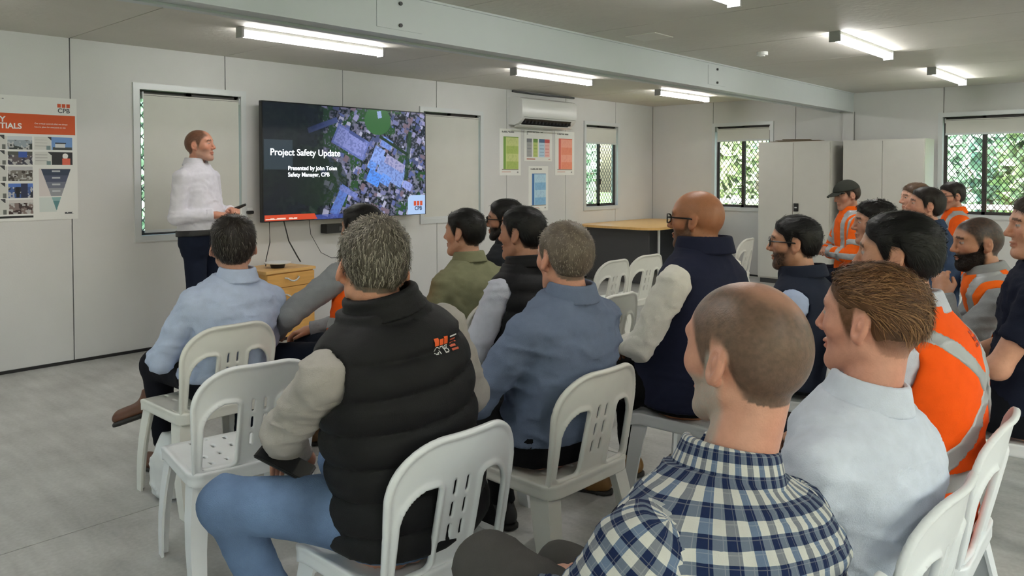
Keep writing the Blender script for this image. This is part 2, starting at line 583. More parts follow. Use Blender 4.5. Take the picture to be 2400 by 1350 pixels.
window(*PL, HL[0], 1.12, 'closed cream roller blind behind the standing presenter', (.04, .015))
window(*PL, HL[1], 1.15, 'closed cream roller blind at the right edge of the television', (.01, .015))
window(*PL, HL[2], .24, 'short cream roller blind on window right of the air conditioner')
window(*PB, HB[0], .20, 'short cream roller blind on window left of the grey cupboards')
window(*PB, HB[1], .20, 'short cream roller blind on window at the right picture edge')
window(*PB, HB[2], None)
for h_ in HR: window(*PR, h_, None)
for h_ in HN: window(*PN, h_, None)

# ------------------------------------------------------------------ outside: lawn, hedges, fence rail
M_GRASS = mat('grass', (0.16, 0.26, 0.07), 0.9, var=.25, vscale=3)
gr = B(-60, 60, -60, 60, -.5, -.42).build('ground', M_GRASS); tag(gr, kind='structure')
M_LEAF = mat('leaf', (0.44, 0.62, 0.48), 0.55, var=.45, vscale=1.6, sheen=.2)
M_LEAF2 = mat('leaf_yellow', (0.52, 0.62, 0.36), 0.55, var=.35, vscale=1.6)
M_BARK = mat('bark', (0.10, 0.075, 0.05), 0.9, var=.2)
def bush(loc, rx, rz_, seed, label, m):
    r_ = np.random.default_rng(seed)
    root = empty('leafy_tree', loc, 0, label, 'tree', 'trees outside the windows')
    MB().tube([(0, 0, 0), (.05, .02, rz_ * .5), (0, .05, rz_ * 1.1)], [.09, .07, .03], 8).build('trunk', M_BARK, root, True)
    n = 2600
    d = r_.normal(size=(n, 3)); d /= np.linalg.norm(d, axis=1)[:, None]
    rad = .55 + .45 * r_.random(n) ** .5
    c = d * rad[:, None] * np.array([rx, rx, rz_]) + np.array([0, 0, rz_ * 1.02])
    a = r_.normal(size=(n, 3)); a /= np.linalg.norm(a, axis=1)[:, None]
    b = np.cross(a, r_.normal(size=(n, 3))); b /= np.linalg.norm(b, axis=1)[:, None]
    s = (.10 + .12 * r_.random(n))[:, None]
    V = np.stack([c - a * s, c - b * s * .5, c + a * s, c + b * s * .5], 1).reshape(-1, 3)
    F = np.arange(n * 4).reshape(n, 4)
    o = npmesh('foliage', V, F, m, root, False); o['kind'] = 'stuff'
ORD = ('first', 'second', 'third', 'fourth', 'fifth', 'sixth', 'seventh', 'eighth')
for k in range(6):
    bush((13.5, 7.0 - 1.75 * k, -.42), .66, 1.7 + .2 * ((k * 7) % 3), 30 + k, 'green tree outside the back windows, %s of the nearer row from the left' % ORD[k], M_LEAF if k % 3 else M_LEAF2)
for k in range(6):
    bush((15.4, 7.9 - 1.8 * k, -.42), .68, 2.3 + .2 * ((k * 5) % 3), 45 + k, 'green tree outside the back windows, %s of the farther row from the left' % ORD[k], M_LEAF2 if k % 3 == 1 else M_LEAF)
for k in range(6):
    bush((1.6 + 2.0 * k, 9.4, -.42), .78, 1.8 + .3 * (k % 3), 60 + k, 'green tree outside the left wall, %s along from the presenter end' % ORD[k], M_LEAF)
fr = empty('rail_fence', (12.2, 3, -.42), 0, 'white rail fence outside the back windows', 'fence')
for k in range(7):
    B(-.04, .04, -5.04 + 1.6 * k, -4.96 + 1.6 * k, 0, 1.45).build('post', M_WHITE, fr)
for z in (1.33, .8):
    B(-.06, -.03, -5.2, 5, z, z + .07).build('rail', M_WHITE, fr)

# ------------------------------------------------------------------ ceiling lights (their light stays here)
M_TUBE = mat('light_diffuser', (1.0, 0.985, 0.955), 0.4, emit=TUBE_STRENGTH)
M_HOUSE = mat('light_housing', (0.72, 0.72, 0.70), 0.4); M_ENDCAP = mat('light_end_cap', (.40, .40, .40), .5)
def tube_light(x0, y, label):
    o = empty('batten_light', (x0, y, HC), 0, label, 'ceiling light', 'batten lights on the ceiling')
    L = 1.22
    B(0.02, L - .02, -.032, .032, -.022, 0).build('housing', M_HOUSE, o)
    ring = lambda x: [(x, .034 * math.sin(t) * 1.0, -.024 - .046 * (.5 - .5 * math.cos(t * 2 + math.pi)) if False else -.024 - .044 * max(0, math.cos(t)) ** .6) for t in np.linspace(-math.pi / 2, math.pi / 2, 11)]
    MB().loft([ring(.02), ring(L - .02)]).build('diffuser', M_TUBE, o, True)
    for a in (0, L - .02):
        B(a, a + .02, -.038, .038, -.072, 0).build('end_cap', M_ENDCAP, o)
rows = {4.93: ('over the television', (-2 + 2.05, 2.68, 5.45, 8.0)), 2.0: ('over the audience', (0.1, 2.83, 5.56, 8.05)), -.95: ('out of view behind the photographer', (.1, 2.83, 5.56, 8.05))}
nm = {(4.93, 1): 'long batten light nearest the presenter, beside the beam', (4.93, 2): 'batten light above the air conditioner, behind the beam',
      (4.93, 3): 'small batten light nearest the corner table, behind the beam', (2.0, 1): 'batten light cut off by the top picture edge',
      (2.0, 2): 'batten light right of the beam, larger of the two there', (2.0, 3): 'small batten light near the right back window',
      (4.93, 0): 'batten light on the ceiling left of the presenter, out of view', (2.0, 0): 'batten light above the photographer, out of view'}
for y, (t_, xs) in rows.items():
    for i, x in enumerate(xs):
        tube_light(x, y, nm.get((y, i), '%s batten light of the row behind the photographer' % ORD[i]))
sm = empty('smoke_detector', (6.12, 2.78, HC), 0, 'small white round detector on the ceiling', 'detector')
MB().cyl((0, 0, -.028), .045, .028, 24).build('body', M_WHITE, sm, True)
MB().cyl((0, 0, -.036), .022, .010, 20).build('sensor', M_WHITE, sm, True)
tag(B(4.75, 5.0, 2.95, 3.2, HC - .006, HC).build('ceiling_plate', M_CJOINT), 'flat white cover plate on ceiling beside the beam', 'cover plate')
# ================================================================== wall fixtures and furniture
M_PRINT = mat('printed_paper', (1, 1, 1), 0.55, attr='Col')
M_PAPER = mat('paper_white', (0.80, 0.80, 0.79), 0.6)
M_SCREEN = mat('screen_image', (1, 1, 1), 0.25, attr='Col', emit=.8, spec=.4)
M_SCREEN.node_tree.nodes['Principled BSDF'].inputs['Base Color'].default_value = (0, 0, 0, 1)
for l in list(M_SCREEN.node_tree.links):
    if l.to_socket.name == 'Base Color': M_SCREEN.node_tree.links.remove(l)
M_SCRTEXT = mat('screen_text', (0.9, 0.95, 1.0), 0.4, emit=1.0)
M_ORANGE_INK = mat('orange_ink', srgb((224, 92, 38)), 0.5)
M_WHITE_INK = mat('white_ink', (0.85, 0.85, 0.85), 0.5)
M_DARK_INK = mat('dark_ink', (0.03, 0.03, 0.04), 0.5)
M_GREY_INK = mat('grey_ink', (0.25, 0.25, 0.27), 0.5)

def fill(shape, col): return np.tile(np.array(srgb(col)), (shape, 1))
def put(c, m, col, a=1.0):
    c[m] = c[m] * (1 - a) + np.array(srgb(col)) * a
def rect(u, v, a, b, c, d): return (u >= a) & (u <= b) & (v >= c) & (v <= d)
def rrect(u, v, cu, cv, w, h, ang):
    s, k = math.sin(ang), math.cos(ang); x = u - cu; y = v - cv
    return (abs(x * k + y * s) < w / 2) & (abs(-x * s + y * k) < h / 2)
def n2(u, v, f, s=0): return vnoise(np.stack([u, v, u * 0 + .3], 1), f, s)

# ---- television ----
tv = empty('television', (4.455, 6.10, .98), 0, 'large wall mounted television showing a safety update slide', 'television')
TW, TH = 1.87, 1.055
B(-TW / 2, TW / 2, 0, .045, 0, TH).build('casing', M_BLACK, tv)
B(-.5, .5, .045, .165, .25, .8).build('wall_mount', M_BLACK, tv)
def aerial(u, v):
    x = u * TW; y = v * TH
    r_ = np.random.default_rng(5)
    n = n2(x, y, 9, 1); k = n2(x, y, 34, 2); q = n2(x, y, 70, 3)
    c = fill(len(u), (30, 42, 52))
    put(c, n > .52, (24, 52, 36)); put(c, (n > .46) & (k > .6), (56, 74, 60)); put(c, (k < .33), (12, 22, 26))
    right = (x > .62)
    put(c, right & (q > .62), (120, 122, 150), .5); put(c, right & (q < .25), (28, 38, 60), .6); put(c, right & (k > .72), (150, 148, 180), .5)
    put(c, right & (n > .62) & (q < .7), (40, 78, 46))
    # housing / yards: many small rotated roofs
    for _ in range(330):
        cx = .62 + 1.25 * r_.random() ** .8; cy = TH * r_.random()
        if ((cx - 1.27) / .17) ** 2 + ((cy - .94) / .15) ** 2 < 1: continue
        cl = [(118, 122, 165), (150, 150, 190), (92, 104, 160), (176, 178, 205), (70, 80, 120), (120, 104, 118)][int(r_.integers(6))]
        w = .02 + .05 * r_.random()
        put(c, rrect(x, y, cx, cy, w, w * (.4 + .6 * r_.random()), -.5 + (.2 if r_.random() < .5 else 1.57)), cl)
    e = ((x - 1.25) / .16) ** 2 + ((y - .94) / .14) ** 2
    put(c, e < 1.0, (58, 104, 62)); put(c, rrect(x, y, 1.27, 1.0, .05, .07, .2), (150, 170, 215))
    put(c, ((x - .55) / .33) ** 2 + ((y - .36) / .24) ** 2 < 1, (30, 52, 34), .75)
    for (cx, cy, w, h, a, cl) in [(.93, .72, .40, .20, -.45, (108, 122, 190)), (.93, .72, .36, .16, -.45, (140, 150, 215)), (1.0, .78, .2, .03, -.45, (70, 84, 140)),
                                  (1.25, .60, .13, .16, -.45, (140, 170, 240)), (1.18, .50, .10, .08, -.45, (110, 160, 245)), (1.42, .44, .34, .20, -.45, (132, 160, 225)),
                                  (1.46, .52, .26, .09, -.45, (165, 165, 205)), (1.20, .38, .16, .13, -.45, (86, 150, 248)), (1.34, .36, .12, .10, -.45, (110, 160, 245)),
                                  (1.36, .72, .14, .10, -.45, (120, 150, 225)), (.80, .17, .10, .30, -.5, (96, 128, 205)), (.90, .25, .22, .05, -.45, (120, 134, 200)),
                                  (.62, .87, .34, .05, .35, (76, 92, 150)), (.56, .86, .14, .03, .35, (60, 76, 140)), (1.62, .30, .12, .08, -.45, (150, 165, 230))]:
        put(c, rrect(x, y, cx, cy, w, h, a), cl)
        m = rrect(x, y, cx, cy, w, h, a) & (q > .6); put(c, m, (80, 92, 150), .5)
    put(c, rrect(x, y, 1.63, .60, .05, .5, -.12), (30, 62, 38), .9); put(c, rrect(x, y, 1.45, .70, .4, .03, -.45), (24, 52, 34))
    # dark fade towards the title block and left side
    dk = 1 - sstep(.20, 1.05, x + .25 * (.5 - y)) ; dk = dk * .93
    c = c * (1 - dk[:, None]) + np.array(srgb((14, 22, 34))) * dk[:, None] * 1.0
    put(c, rect(x, y, 0.02, .30, .46, .72), (60, 76, 88), .55)
    # lower strip, orange flag, logo tile
    put(c, rect(x, y, .52, 1.0, 0, .045), (66, 84, 160), .7)
    put(c, (y < .062) & (y > .008) & (x > .02) & (x < .54 - (y - .03) * .6), (206, 74, 44))
    put(c, rect(x, y, .03, .34, .018, .032) & (k > .35), (245, 215, 200))
    put(c, (x > TW - .245) & (y < .20) & ~((x < TW - .19) & (y > .145) & ((x - TW + .19) ** 2 + (y - .145) ** 2 > .055 ** 2)), (178, 206, 246))
    for a in range(3):
        put(c, rect(x, y, TW - .165 + a * .042, TW - .129 + a * .042, .095, .14), (206, 84, 52))
    put(c, rect(x, y, 0, .008, 0, TH) | rect(x, y, TW - .008, TW, 0, TH) | (y > TH - .010) | (y < .006), (6, 6, 8))
    return c
print_panel('screen', M_SCREEN, tv, (-TW / 2, -.001, 0), (TW, 0, 0), (0, 0, TH), 400, 225, aerial)
def wt(x, z, y=-.003): return Matrix.Translation((x, y, z)) @ Matrix.Rotation(math.pi / 2, 4, 'X')
text_mesh('slide_title', 'Project Safety Update', .083, M_SCRTEXT, tv, wt(-TW / 2 + .075, .585), bold=.0012)
text_mesh('slide_subtitle', 'Presented by John Tolen\nSafety Manager, CPB', .052, M_SCRTEXT, tv, wt(-TW / 2 + .25, .455), bold=.0010, spacing=1.12)
text_mesh('slide_logo', 'CPB', .055, mat('screen_dark', (.02, .03, .10), .4), tv, wt(TW / 2 - .105, .048), 'CENTER', bold=.0012)
# cables and box under the television
cb = lambda pts, nm, lb, m=M_BLACK, r=.004: tag(MB().tube(pts, r, 6).build(nm, m, None, True), lb, 'cable')
cb([(3.62, 6.16, .99), (3.60, 6.12, .80), (3.52, 6.05, .66), (3.50, 6.02, .612)], 'power_cable', 'black cable hanging from left end of television to drawer unit')
cb([(3.76, 6.16, .99), (3.80, 6.14, .80), (3.86, 6.10, .66), (3.88, 6.08, .612)], 'video_cable', 'thick black cable hanging from television to drawer unit top', r=.006)
cb([(4.05, 6.20, .98), (4.08, 6.22, .84), (4.20, 6.235, .66), (4.32, 6.24, .60), (4.62, 6.24, .59)], 'network_cable', 'thin cable curving along wall right of drawer unit', M_DKGREY, .003)
bx = empty('media_box', (4.38, 6.17, .84), 0, 'black media box on wall below the television', 'media box')
B(-.16, .16, 0, .10, 0, .085).build('body', M_BLACK, bx, bevel=.004)
B(-.02, .06, -.003, 0, .02, .06).build('front_label', M_DKGREY, bx)
so_ = empty('power_outlet', (3.46, 6.27, 1.03), 0, 'white wall outlet with black plug beside television', 'outlet')
B(-.06, .06, -.012, 0, -.005, .075).build('plate', M_WHITE, so_, bevel=.003)
B(-.005, .05, -.05, -.012, .022, .05).build('plug', M_BLACK, so_, bevel=.004)

# ---- big poster ----
PX0, PX1, PZ0, PZ1 = 1.46, 2.11, 1.07, 1.955
po = empty('safety_poster', (PX0, YW, PZ0), 0, 'large white safety poster with orange band on left wall', 'poster')
PW, PH = PX1 - PX0, PZ1 - PZ0
B(0, PW, -.004, -.0005, 0, PH).build('sheet', M_PAPER, po)
def cxu(cx): return 1.617 + cx * .000686 - PX0
def cyv(cy): return PH - (cy - 95) / 1165 * .89
def pposter(u, v):
    x = u * PW; y = v * PH
    c = fill(len(u), (228, 228, 226))
    R_ = lambda a, b, d, e: rect(x, y, cxu(a), cxu(b), cyv(e), cyv(d))
    put(c, rect(x, y, 0, PW - .012, cyv(445), cyv(262)), (207, 84, 34))
    q = n2(x, y, 42, 4); q2 = n2(x, y, 90, 8)
    rows_ = [(470, 590), (610, 735), (750, 885), (905, 1040), (1055, 1190)]
    for i, (d, e) in enumerate(rows_):
        put(c, R_(-150, 60, d, e), (206, 206, 202)); put(c, R_(-150, -40, d + 20, e - 60), (150, 150, 150), .35)
        m = R_(65, 290, d, e); put(c, m, [(150, 160, 170), (96, 88, 92), (122, 118, 112), (64, 92, 150), (128, 112, 108)][i])
        put(c, m & (q > .55), [(60, 66, 66), (60, 60, 76), (66, 60, 56), (40, 44, 60), (62, 46, 46)][i])
        put(c, m & (q2 > .68), (205, 205, 205), .7)
        put(c, m & (y > cyv(d + 34)), [(200, 206, 212), (80, 84, 80), (190, 190, 195), (84, 120, 196), (205, 200, 198)][i])
        put(c, R_(-150, 40, d - 8, d + 30) & (x - cxu(-10) > (cyv(d - 8) - y)), (60, 62, 66))
        put(c, R_(15, 48, e - 42, e), (104, 106, 104))
    put(c, R_(160, 240, 610, 668), (62, 92, 170)); put(c, R_(135, 165, 940, 1035), (16, 20, 30)); put(c, R_(180, 240, 905, 1040), (44, 52, 82))
    for i, (d, e) in enumerate(rows_[:2]):
        put(c, R_(305, 465, d, e), (212, 212, 208))
        for k in range(3): put(c, R_(315, 430, d + 25 + k * 28, d + 32 + k * 28), (150, 148, 148), .6)
        m = R_(470, 672, d, e); put(c, m, [(112, 150, 206), (44, 44, 50)][i])
        put(c, R_(425, 470, d, d + 30) & (x - cxu(430) > (cyv(d) - y)), (44, 46, 52)); put(c, R_(420, 460, e - 36, e), (120, 140, 142))
    put(c, R_(480, 665, 565, 590), (66, 70, 70)); put(c, R_(505, 600, 530, 566), (214, 216, 220)); put(c, R_(505, 610, 520, 532), (44, 52, 62))
    put(c, (x - cxu(600)) ** 2 + (y - cyv(648)) ** 2 < .019 ** 2, (235, 232, 230)); put(c, R_(570, 650, 672, 735), (222, 104, 84))
    put(c, R_(345, 640, 770, 1030), (214, 206, 206)); put(c, R_(345, 550, 1040, 1180), (206, 214, 212))
    tri = (abs(x - cxu(508)) < (cyv(770) - y) * -1 * 0 + cxu(645) * 0 + (y - cyv(1168)) / (cyv(770) - cyv(1168)) * .098) & (y < cyv(772))
    right_ = (x > cxu(508)) & (x - cxu(508) >= (y - cyv(1168)) / (cyv(770) - cyv(1168)) * .098) & (y < cyv(772)) & (x < cxu(650))
    put(c, right_, (228, 228, 226))
    for d, e, cl in ((770, 830, (50, 62, 84)), (830, 895, (76, 84, 108)), (895, 955, (112, 116, 132)), (955, 1030, (150, 152, 160)), (1040, 1075, (140, 178, 180)), (1075, 1168, (90, 136, 142))):
        put(c, tri & (y <= cyv(d)) & (y > cyv(e)), cl)
    for k in (792, 855, 918, 980): put(c, R_(470, 548, k - 8, k + 8), (200, 204, 210), .8)
    put(c, R_(-150, 290, 1205, 1226), (30, 32, 34)); put(c, R_(585, 675, 1188, 1202) & (q2 > .42), (60, 64, 70))
    for k, col in enumerate(((206, 84, 44),) * 3):
        put(c, R_(530 + k * 44, 566 + k * 44, 150, 186), col)
    put(c, R_(-150, 45, 126, 134) & (q2 > .3), (120, 120, 122))
    return c
print_panel('print', M_PRINT, po, (0, -.0046, 0), (PW, 0, 0), (0, 0, PH), 216, 294, pposter)
text_mesh('heading', 'SAFETY', .054, M_WHITE_INK, po, wt(.012, cyv(342), -.0052), bold=.0014)
text_mesh('heading', 'ESSENTIALS', .054, M_WHITE_INK, po, wt(.012, cyv(400), -.0052), bold=.0014)
text_mesh('tagline', 'Our critical controls that we always', .0148, M_WHITE_INK, po, wt(cxu(312), cyv(352), -.0052))
text_mesh('tagline', 'have in place for everyone on site', .0148, M_WHITE_INK, po, wt(cxu(312), cyv(384), -.0052))
text_mesh('logo_letters', 'CPB', .046, M_DARK_INK, po, wt(cxu(592), cyv(236), -.0052), 'CENTER', bold=.0004)

# ---- four small posters by the air conditioner ----
def small_poster(x0, x1, z0, z1, label, cols, kind):
    W, H = x1 - x0, z1 - z0
    o = empty('wall_notice', (x0, YW, z0), 0, label, 'poster', 'notices below the air conditioner')
    B(0, W, -.003, -.0005, 0, H).build('sheet', M_PAPER, o)
    def pf(u, v):
        c = fill(len(u), (236, 236, 232)); q = n2(u * W, v * H, 70, 6)
        put(c, rect(u, v, .12, .68, .925, .945) & (q > .35), (130, 130, 128))
        if kind == 'list':
            d, l1, l2 = cols
            put(c, rect(u, v, .18, .88, .13, .83), l1); put(c, rect(u, v, .32, .88, .13, .30), l2); put(c, rect(u, v, .32, .88, .46, .64), l2)
            put(c, rect(u, v, .18, .30, .13, .83), d); put(c, rect(u, v, .22, .88, .822, .838), d, .9); put(c, rect(u, v, .12, .88, .118, .140), (90, 70, 50), .7)
            put(c, (v > .16) & (v < .8) & (u > .36) & (u < .82) & (q > .60), d, .18)
            put(c, rect(u, v, .12, .52, .06, .085), (206, 130, 120), .7); put(c, rect(u, v, .82, .88, .055, .09), (150, 150, 150))
        else:
            for k, (h_, b_) in enumerate((((120, 122, 128), (168, 168, 168)), ((110, 150, 70), (190, 205, 120)), ((80, 110, 150), (190, 216, 236)), ((205, 84, 84), (240, 190, 184)))):
                a = .10 + .21 * k; b = a + (.17 if k != 2 else .2)
                put(c, rect(u, v, a, b, .14, .72), b_); put(c, rect(u, v, a, b, .60, .72), h_)
                for j in range(4): put(c, rect(u, v, a + .02, b - .02, .18 + .105 * j, .20 + .105 * j), h_, .55)
            put(c, rect(u, v, .10, .38, .055, .085), (180, 90, 70)); put(c, rect(u, v, .86, .93, .05, .09), (205, 160, 150))
            put(c, rect(u, v, .10, .14, .84, .95), (130, 130, 130), .6)
        return c
    print_panel('print', M_PRINT, o, (0, -.0036, 0), (W, 0, 0), (0, 0, H), 44, 60, pf)
small_poster(6.69, 7.07, 1.38, 1.935, 'white notice with a green list, left of the four notices', ((120, 160, 70), (206, 214, 140), (176, 196, 104)), 'list')
small_poster(7.13, 7.67, 1.555, 1.94, 'white notice with a four colour table, directly under air conditioner', None, 'table')
small_poster(7.73, 8.13, 1.38, 1.945, 'white notice with a red list, right of the four notices', ((222, 110, 96), (246, 172, 150), (240, 150, 120)), 'list')
small_poster(7.21, 7.59, .935, 1.495, 'white notice with a blue list, lowest of the four notices', ((70, 120, 180), (186, 220, 240), (140, 190, 228)), 'list')

# ---- air conditioner ----
ac = empty('air_conditioner', (6.85, YW, 1.985), 0, 'white split system air conditioner high on left wall', 'air conditioner')
def acring(x):
    return [(x, 0, .0), (x, -.10, -.005), (x, -.165, .02), (x, -.215, .075), (x, -.222, .12), (x, -.222, .27), (x, -.20, .305), (x, -.15, .32), (x, 0, .325)]
M_AC = mat('ac_plastic', (0.78, 0.78, 0.77), .3)
MB().loft([acring(0), acring(.015), acring(1.03), acring(1.045)]).build('body', M_AC, ac, True)
MB().loft([[(x, -.150, .004), (x, -.214, .066), (x, -.219, .064), (x, -.156, -.001)] for x in (.06, .94)]).build('air_outlet', M_BLACK, ac)
MB().loft([[(x, -.125, -.030), (x, -.205, -.012), (x, -.206, -.006), (x, -.125, -.022)] for x in (-.03, .99)]).build('louvre', M_AC, ac)
for k in range(14):
    B(.08 + .066 * k, .083 + .066 * k, -.205, -.165, .012, .06).build('vane', M_DKGREY, ac)
B(.03, 1.02, -.2235, -.222, .085, .0875).build('panel_seam', M_DKGREY, ac)
tag(MB().tube([(6.9, 6.25, 2.385), (7.4, 6.25, 2.38), (8.1, 6.25, 2.385)], .012, 8).build('conduit', M_DKGREY, None, True), 'dark conduit along the ceiling above air conditioner', 'conduit')

# ---- drawer unit ----
M_WOOD = mat('beech_laminate', srgb((222, 168, 92)), .45, var=.08, vscale=6, vstretch=(1, 1, 9))
M_WOODT = mat('beech_top', srgb((226, 180, 112)), .4, var=.06, vscale=6, vstretch=(2, 9, 1))
dr = empty('drawer_unit', (3.34, 5.74, 0), math.radians(8), 'beech three drawer pedestal unit standing below the television', 'drawers')
B(.01, .51, .02, .42, .03, .575).build('body', M_WOOD, dr)
B(.02, .50, .03, .41, 0, .03).build('plinth', M_BLACK, dr)
B(-.004, .524, -.004, .43, .575, .60).build('top', M_WOODT, dr, bevel=.003)
for k, (a, b) in enumerate(((.455, .565), (.305, .450), (.032, .300))):
    d = B(.012, .508, .0, .02, a, b).build('drawer_front', M_WOOD, dr)
    zc = (.515, .378, .238)[k]
    MB().tube([(.19, -.002, zc + .014), (.20, -.026, zc + .012), (.23, -.032, zc - .008), (.26, -.034, zc - .014), (.29, -.032, zc - .008), (.32, -.026, zc + .012), (.33, -.002, zc + .014)], .0065, 8).build('handle', M_FRAME, d, True)
rt = empty('speakerphone', (3.56, 5.93, .60), .3, 'white round speakerphone on black foot on drawer unit', 'speakerphone')
MB().loft([[(r * math.cos(t), r * math.sin(t), z) for t in np.linspace(0, 2 * math.pi, 33)[:-1]] for r, z in ((.075, .035), (.11, .040), (.112, .047), (.09, .054), (.02, .057))]).build('body', M_WHITE, rt, True)
MB().cyl((0, 0, 0), .055, .036, 24, r2=.065).build('foot', M_BLACK, rt, True)

# ---- corner table ----
tb = empty('corner_table', (9.1, 5.62, 0), 0, 'beech topped table with dark panels in the far corner', 'table')
def rr(x0, x1, y0, y1, r, z):
    p = []
    for cx, cy, s in ((x1 - r, y1 - r, 0), (x0 + r, y1 - r, 1), (x0 + r, y0 + r, 2), (x1 - r, y0 + r, 3)):
        for t in np.linspace(0, math.pi / 2, 9):
            p.append((cx + r * math.cos(t + s * math.pi / 2), cy + r * math.sin(t + s * math.pi / 2), z))
    return p
MB().loft([rr(-.98, .86, -.56, .62, .22, z) for z in (.705, .735)]).build('table_top', M_WOODT, tb, True)
B(-.82, -.79, -.40, .55, .02, .70).build('end_panel', M_DKGREY, tb)
B(.70, .73, -.45, .55, .02, .70).build('end_panel', M_DKGREY, tb)
B(-.79, .70, .10, .125, .12, .70).build('modesty_panel', mat('panel_blue_grey', (.05, .055, .065), .6), tb)
for px_ in (-.55, .6):
    MB().tube([(px_, -.38, 0), (px_, -.38, .70)], .02, 10).build('leg', M_FRAME, tb, True)
# ---- cupboards ----
M_CUP = mat('cupboard_grey', (0.62, 0.61, 0.57), .45, var=.015)
def cupboard(y0, y1, xf, label, lock):
    o = empty('storage_cupboard', (xf, (y0 + y1) / 2, 0), 0, label, 'cupboard', 'grey metal cupboards against the back wall')
    w = (y1 - y0) / 2
    D = XB - .06 - xf
    B(.022, D, -w, w, .06, 1.80).build('body', M_CUP, o)
    B(.04, D - .02, -w + .02, w - .02, 0, .06).build('plinth', M_DKGREY, o)
    for a, b in ((.002, w - .006), (-w + .006, -.002)):
        d = B(0, .02, a, b, .08, 1.785).build('door', M_CUP, o, bevel=.002)
        if a < 0 and lock:
            lk = B(-.012, 0, -.075, -.015, .93, 1.03).build('handle', M_BLACK, d, bevel=.003)
            B(-.014, -.012, -.06, -.03, .97, .985).build('lock_slot', M_FRAME, lk)
cupboard(3.47, 4.38, 9.55, 'grey cupboard with black handle, left of the two', True)
cupboard(2.44, 3.34, 9.60, 'grey cupboard right of the other, beside right window', False)
M_CARD = mat('cardboard', (0.30, 0.23, 0.16), .8, var=.1)
cd_ = empty('cardboard_sheets', (9.75, 3.95, 1.80), .1, 'flattened brown cardboard lying on the left cupboard', 'cardboard')
for k, (a, b, c, d) in enumerate(((-.16, .12, -.36, .34), (-.12, .14, -.30, .28), (-.1, .1, -.18, .2))):
    MB().loft([[(a, c, .001 + .012 * k), (b, c + .03, .001 + .012 * k), (b - .02, d, .004 + .014 * k), (a + .02, d - .03, .004 + .014 * k)],
               [(a, c, .006 + .012 * k), (b, c + .03, .007 + .012 * k), (b - .02, d, .010 + .014 * k), (a + .02, d - .03, .009 + .014 * k)]]).build('sheet', M_CARD, cd_)
# ================================================================== stacking chairs
M_CHAIR = mat('chair_plastic', (0.84, 0.85, 0.865), .34, var=.02, vscale=12)
M_CHAIRC = mat('chair_plastic_cream', (0.80, 0.785, 0.725), .36, var=.03, vscale=12)
SEAT_H, CH_TOP = .42, .775
def rbox2(x, y, cx, cy, hw, hh, r):
    qx = np.abs(x - cx) - hw + r; qy = np.abs(y - cy) - hh + r
    return np.minimum(np.maximum(qx, qy), 0) + np.sqrt(np.maximum(qx, 0) ** 2 + np.maximum(qy, 0) ** 2) - r
def chair_back():
    BH = .352
    def f2(P):
        u, v, w = P.T
        au = np.abs(u)
        hw = .206 + .018 * np.clip(v / BH, 0, 1)
        top = .15
        # outline: arch-topped panel
        qx = au - hw + top; qy = v - BH + top
        d = np.where((qx > 0) & (qy > 0), np.sqrt(np.maximum(qx, 0) ** 2 + np.maximum(qy, 0) ** 2) - top, np.maximum(au - hw, v - BH))
        d = np.maximum(d, -v - .02)
        out = d
        # two large side openings, outer top corner rounded
        hx = au - .112; hyc = .112
        hole = rbox2(au, v, .1235, .116, .0525, .110, .016)
        hole = np.maximum(hole, -(-(np.sqrt(np.maximum(au - .088, 0) ** 2 + np.maximum(v - .142, 0) ** 2) - .088)))
        d = smax(d, -hole, .008)
        for cu in (.021,):
            for vc in (.085, .145, .205):
                d = np.maximum(d, -rbox2(au, v, cu, vc, .0042, .021, .004))
        return d, out, hole
    def f(P):
        d, out, hole = f2(P)
        rim = np.maximum(sstep(-.022, -.006, out), sstep(.020, .006, hole))
        th = .0046 + .0042 * rim
        return smax(d, np.abs(P[:, 2] + .004 * rim) - th, .005)
    V, F = mesh_sdf(f, (-.235, -.035, -.03), (.235, .37, .03), .0058)
    u, v, w = V.T
    X = u
    Y = -.190 - .25 * v + .06 * v * v + .9 * u * u * (.35 + .65 * np.clip(v / .3, 0, 1)) + w
    Z = SEAT_H + .004 + v + w * .25
    return np.stack([X, Y, Z], 1), F
def chair_seat():
    def f(P):
        u, v, w = P.T
        hw = .205 + .012 * (v + .2)
        d = rbox2(u, v, 0, .005, .215, .208, .05)
        slots = np.full(len(u), 1.0, np.float32)
        for k in range(5):
            cu = -.12 + .06 * k
            for cv in (-.10, -.02, .06, .14):
                slots = np.minimum(slots, rbox2(u, v, cu, cv + (.02 if k % 2 else 0), .0045, .016, .004))
        d2 = np.maximum(d, -slots)
        top = smax(d2, np.abs(w) - .0055, .006)
        apron = np.maximum(np.maximum(d, -(d + .009)), np.maximum(w - .004, -w - .042))
        return smin(top, apron, .008)
    V, F = mesh_sdf(f, (-.24, -.24, -.065), (.24, .24, .025), .0062)
    u, v, w = V.T
    Z = SEAT_H - .006 + w - .012 * np.cos(np.clip(u / .215, -1, 1) * math.pi / 2) * np.cos(np.clip(v / .2, -1, 1) * math.pi / 2) - .018 * sstep(.14, .22, v)
    return np.stack([u, v, Z], 1), F
